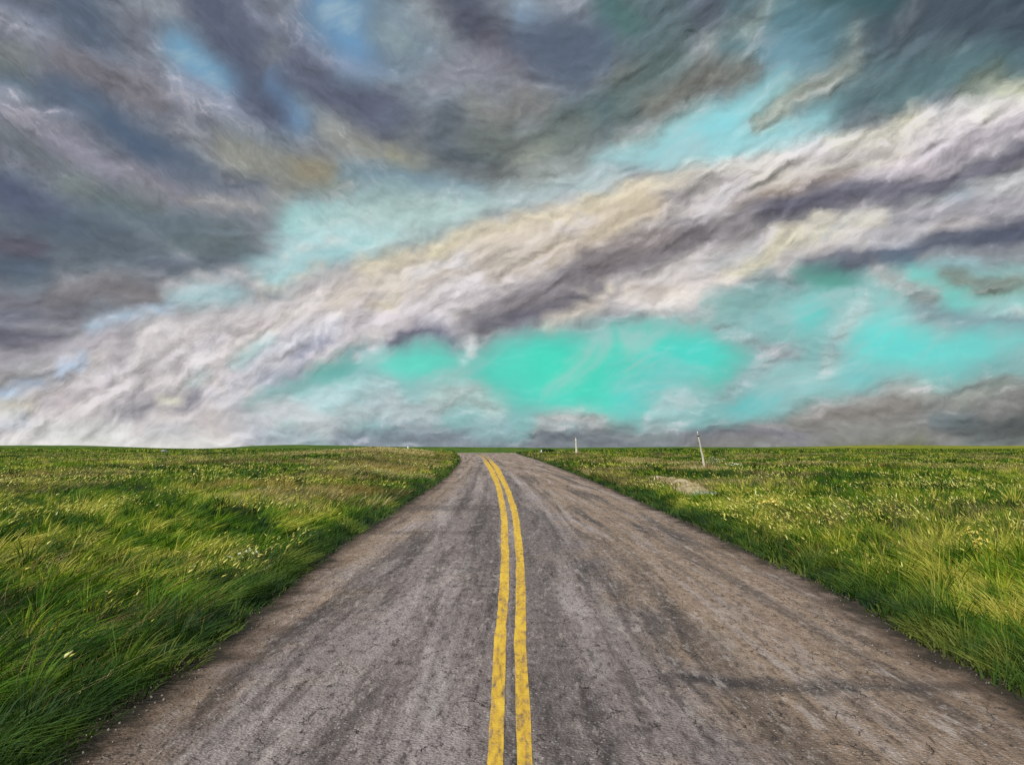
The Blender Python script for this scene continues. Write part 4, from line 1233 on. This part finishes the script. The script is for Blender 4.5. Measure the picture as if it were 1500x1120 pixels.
# the bare sandy bank right of the road
def sandy_bank():
    ctrl = np.array([on_ground(p, q)[:2] for p, q in ((955, 703), (985, 711), (1012, 721), (1042, 734))])
    t = np.linspace(0, 3, 60)
    cx = np.interp(t, range(4), ctrl[:, 0]); cy = np.interp(t, range(4), ctrl[:, 1])
    wid = .95 * np.sin(np.pi * np.clip(t / 3, .02, .98)) ** .6
    s = np.linspace(-1, 1, 21)
    tx, ty = np.gradient(cx), np.gradient(cy)
    ln = np.hypot(tx, ty); nx, ny = -ty / ln, tx / ln
    ew = wid[:, None] * (1 + .5 * (fbm(t[:, None] * 4, s[None] * 2, 7, 3) - .5))
    X = cx[:, None] + nx[:, None] * s[None] * ew
    Y = cy[:, None] + ny[:, None] * s[None] * ew
    hump = (1 - s[None] ** 2) * (.36 + .34 * (fbm(X * 1.5, Y * 1.0, 13, 4) - .3)) * np.sin(np.pi * np.clip(t / 3, .01, .99))[:, None] ** .5
    Z = ground_z(X, Y) + hump - .02
    m, g, out = material('bare sand')
    geo = g.node('ShaderNodeNewGeometry').outputs['Position']
    n = g.noise(geo, 1.6, 6, .65, .4)
    b = g.node('ShaderNodeBump'); b.inputs['Distance'].default_value = .05
    g.put(b.inputs['Height'], n)
    principled(g, out, g.ramp(n, [(.3, (.15, .115, .06)), (.5, (.36, .29, .17)), (.66, (.54, .46, .30))]), .95, b.outputs[0], .1)
    o = mesh_object('sandy_bank', np.stack([X, Y, Z], -1).reshape(-1, 3), grid_faces(*X.shape), m)
    tag(o, 'low bare sandy bank along the right verge', 'bank', kind='structure')
sandy_bank()

def plant(name, loc, hgt, spread, stems, leaves, leaf_len, leaf_w, leaf_mat, label, category, flowers=None, group=None, lean=.15):
    """stems fanning out of one root, small leaves along them, optional flower heads"""
    root = empty(name, loc, label, category, group)
    SV, SF, LV, LF, FV, FF = [], [], [], [], [], []
    for i in range(stems):
        a = random.uniform(0, 2 * math.pi)
        k = math.sqrt(random.random()) * spread
        hh = hgt * random.uniform(.62, 1.0) * (1 - .35 * (k / spread) ** 2)
        tipv = np.array([math.cos(a) * k + lean * hh, math.sin(a) * k, hh])
        b = np.array([math.cos(a) * k * .25, math.sin(a) * k * .25, -.03])
        midp = (b + tipv) / 2 + np.array([math.cos(a), math.sin(a), .4]) * .12 * hh
        pts = [(1 - t) ** 2 * b + 2 * t * (1 - t) * midp + t * t * tipv for t in np.linspace(0, 1, 6)]
        r = .018 * hgt
        o = len(SV)
        for j, p in enumerate(pts):
            rr = r * (1 - .75 * j / 5)
            for q in range(4):
                SV.append((p[0] + rr * math.cos(q * 1.571), p[1] + rr * math.sin(q * 1.571), p[2]))
        for j in range(5):
            for q in range(4):
                SF.append((o + j * 4 + q, o + j * 4 + (q + 1) % 4, o + j * 4 + 4 + (q + 1) % 4, o + j * 4 + 4 + q))
        for _ in range(leaves):
            t = random.uniform(.18, 1.0)
            p = (1 - t) ** 2 * b + 2 * t * (1 - t) * midp + t * t * tipv
            d = np.array([random.gauss(0, 1), random.gauss(0, 1), random.gauss(.55, .6)])
            d /= np.linalg.norm(d)
            w = np.cross(d, np.array([random.gauss(0, 1), random.gauss(0, 1), random.gauss(0, 1)]))
            w /= np.linalg.norm(w) + 1e-6
            L_ = leaf_len * random.uniform(.6, 1.25); W_ = leaf_w * random.uniform(.7, 1.2)
            up = np.cross(w, d) * W_ * .25
            o2 = len(LV)
            LV += [p, p + d * L_ * .45 + w * W_ + up, p + d * L_, p + d * L_ * .45 - w * W_ + up, p + d * L_ * .5]
            LF += [(o2, o2 + 1, o2 + 4), (o2 + 1, o2 + 2, o2 + 4), (o2 + 2, o2 + 3, o2 + 4), (o2 + 3, o2, o2 + 4)]
        if flowers:
            fs = flowers[1]
            for _ in range(flowers[2]):
                p = tipv + np.array([random.gauss(0, .5), random.gauss(0, .5), random.gauss(.1, .4)]) * fs
                o3 = len(FV)
                FV.append(p + np.array([0, 0, fs * .1]))
                tilt = np.array([random.gauss(0, .3), random.gauss(-.3, .3)])
                for q in range(10):
                    rad = fs * (1.0 if q % 2 == 0 else .55)
                    ca, sa = math.cos(q * .628) * rad, math.sin(q * .628) * rad
                    FV.append(p + np.array([ca, sa, ca * tilt[0] - sa * tilt[1] + fs * .25]))
                FF += [(o3, o3 + 1 + q, o3 + 1 + (q + 1) % 10) for q in range(10)]
    mesh_object('stem', SV, SF, STEM, root)
    mesh_object('foliage', np.array(LV), LF, leaf_mat, root, smooth_shade=False)
    if flowers:
        mesh_object('blossom', np.array(FV), FF, flowers[0], root, smooth_shade=False)
    return root

STEM = simple('green brown stem', [(.3, (.06, .07, .02)), (.7, (.16, .16, .06))], 8)
LIME = simple('lime green leaf', [(.3, (.10, .17, .02)), (.5, (.24, .30, .05)), (.7, (.42, .44, .12))], 1.7, .6)
SAGE = simple('sage green leaf', [(.3, (.18, .24, .10)), (.5, (.36, .43, .20)), (.7, (.56, .60, .34))], 1.7, .6)
DEEP = simple('deep green leaf', [(.3, (.010, .022, .007)), (.5, (.022, .045, .010)), (.7, (.05, .085, .018))], 1.7, .6)
GOLD = simple('golden yellow petal', [(.3, (.62, .46, .06)), (.5, (.80, .66, .14)), (.7, (.88, .80, .32))], 5, .6)
WHITE = simple('creamy white petal', [(.3, (.62, .62, .46)), (.6, (.84, .84, .70))], 5, .6)

x, y, z = on_ground(1041, 684)
plant('shrub', (x, y, z), 1.15, .5, 18, 24, .15, .035, SAGE, 'loose sage green shrub growing right beside the leaning pole', 'shrub')
x, y, z = on_ground(1056, 683)
plant('flowering_plant', (x, y, z), .85, .8, 24, 22, .16, .045, LIME, 'lime green plant with white blossom between the leaning pole and the whiter clump', 'plant', (WHITE, .05, 1))
x, y, z = on_ground(1071, 688)
plant('flowering_plant', (x, y, z), .62, .9, 22, 12, .14, .04, LIME, 'low clump thick with white blossom, rightmost of the plants beside the leaning pole', 'plant', (WHITE, .06, 2))
x, y, z = stand(802, 215)
plant('shrub', (x, y, z), 1.0, 2.1, 60, 40, .26, .09, DEEP, 'dark low shrub behind the sleeved white post on the road crest', 'shrub', lean=.05)
for px, dist, sz, lab in ((1268, 330, .9, 'dark low shrub on the skyline where the yellow rise begins on the right'),
                          (1318, 150, .55, 'small dark shrub below the yellow rise in the far right field'),
                          (1263, 190, .6, 'small dark shrub in the right field left of the yellow rise')):
    x, y, z = stand(px, dist)
    plant('shrub', (x, y, z), sz, sz * 1.5, 40, 36, .2 * sz + .05, .09 * sz, DEEP, lab, 'shrub', lean=.05)
for px, py, hg, sp, st, lab in ((1432, 806, .46, .26, 26, 'dense bright yellow flower clump at the upper end of the yellow streak on the right'),
                                (1452, 826, .44, .28, 28, 'bright yellow flower clump at the lower end of the yellow streak on the right'),
                                (1128, 752, .50, .32, 20, 'pale yellow flower clump alone near the right verge'),):
    x, y, z = on_ground(px, py)
    plant('flowering_plant', (x, y, z), hg, sp, st, 12, .10, .018, LIME, lab, 'plant', (GOLD, .034, 5), lean=-.3)
for px, py, hg, sp, st, lab in ((255, 738, .52, .30, 22, 'pale yellow flower clump in the middle of the left field'),
                                (172, 752, .55, .40, 28, 'lime yellow flower clump, leftmost in the left field'),
                                (345, 842, .46, .26, 24, 'cream flower clump nearest the left verge')):
    x, y, z = on_ground(px, py)
    plant('flowering_plant', (x, y, z), hg, sp, st, 14, .12, .02, LIME, lab, 'plant', (WHITE if 'cream' in lab else GOLD, .017, 3), lean=.5)
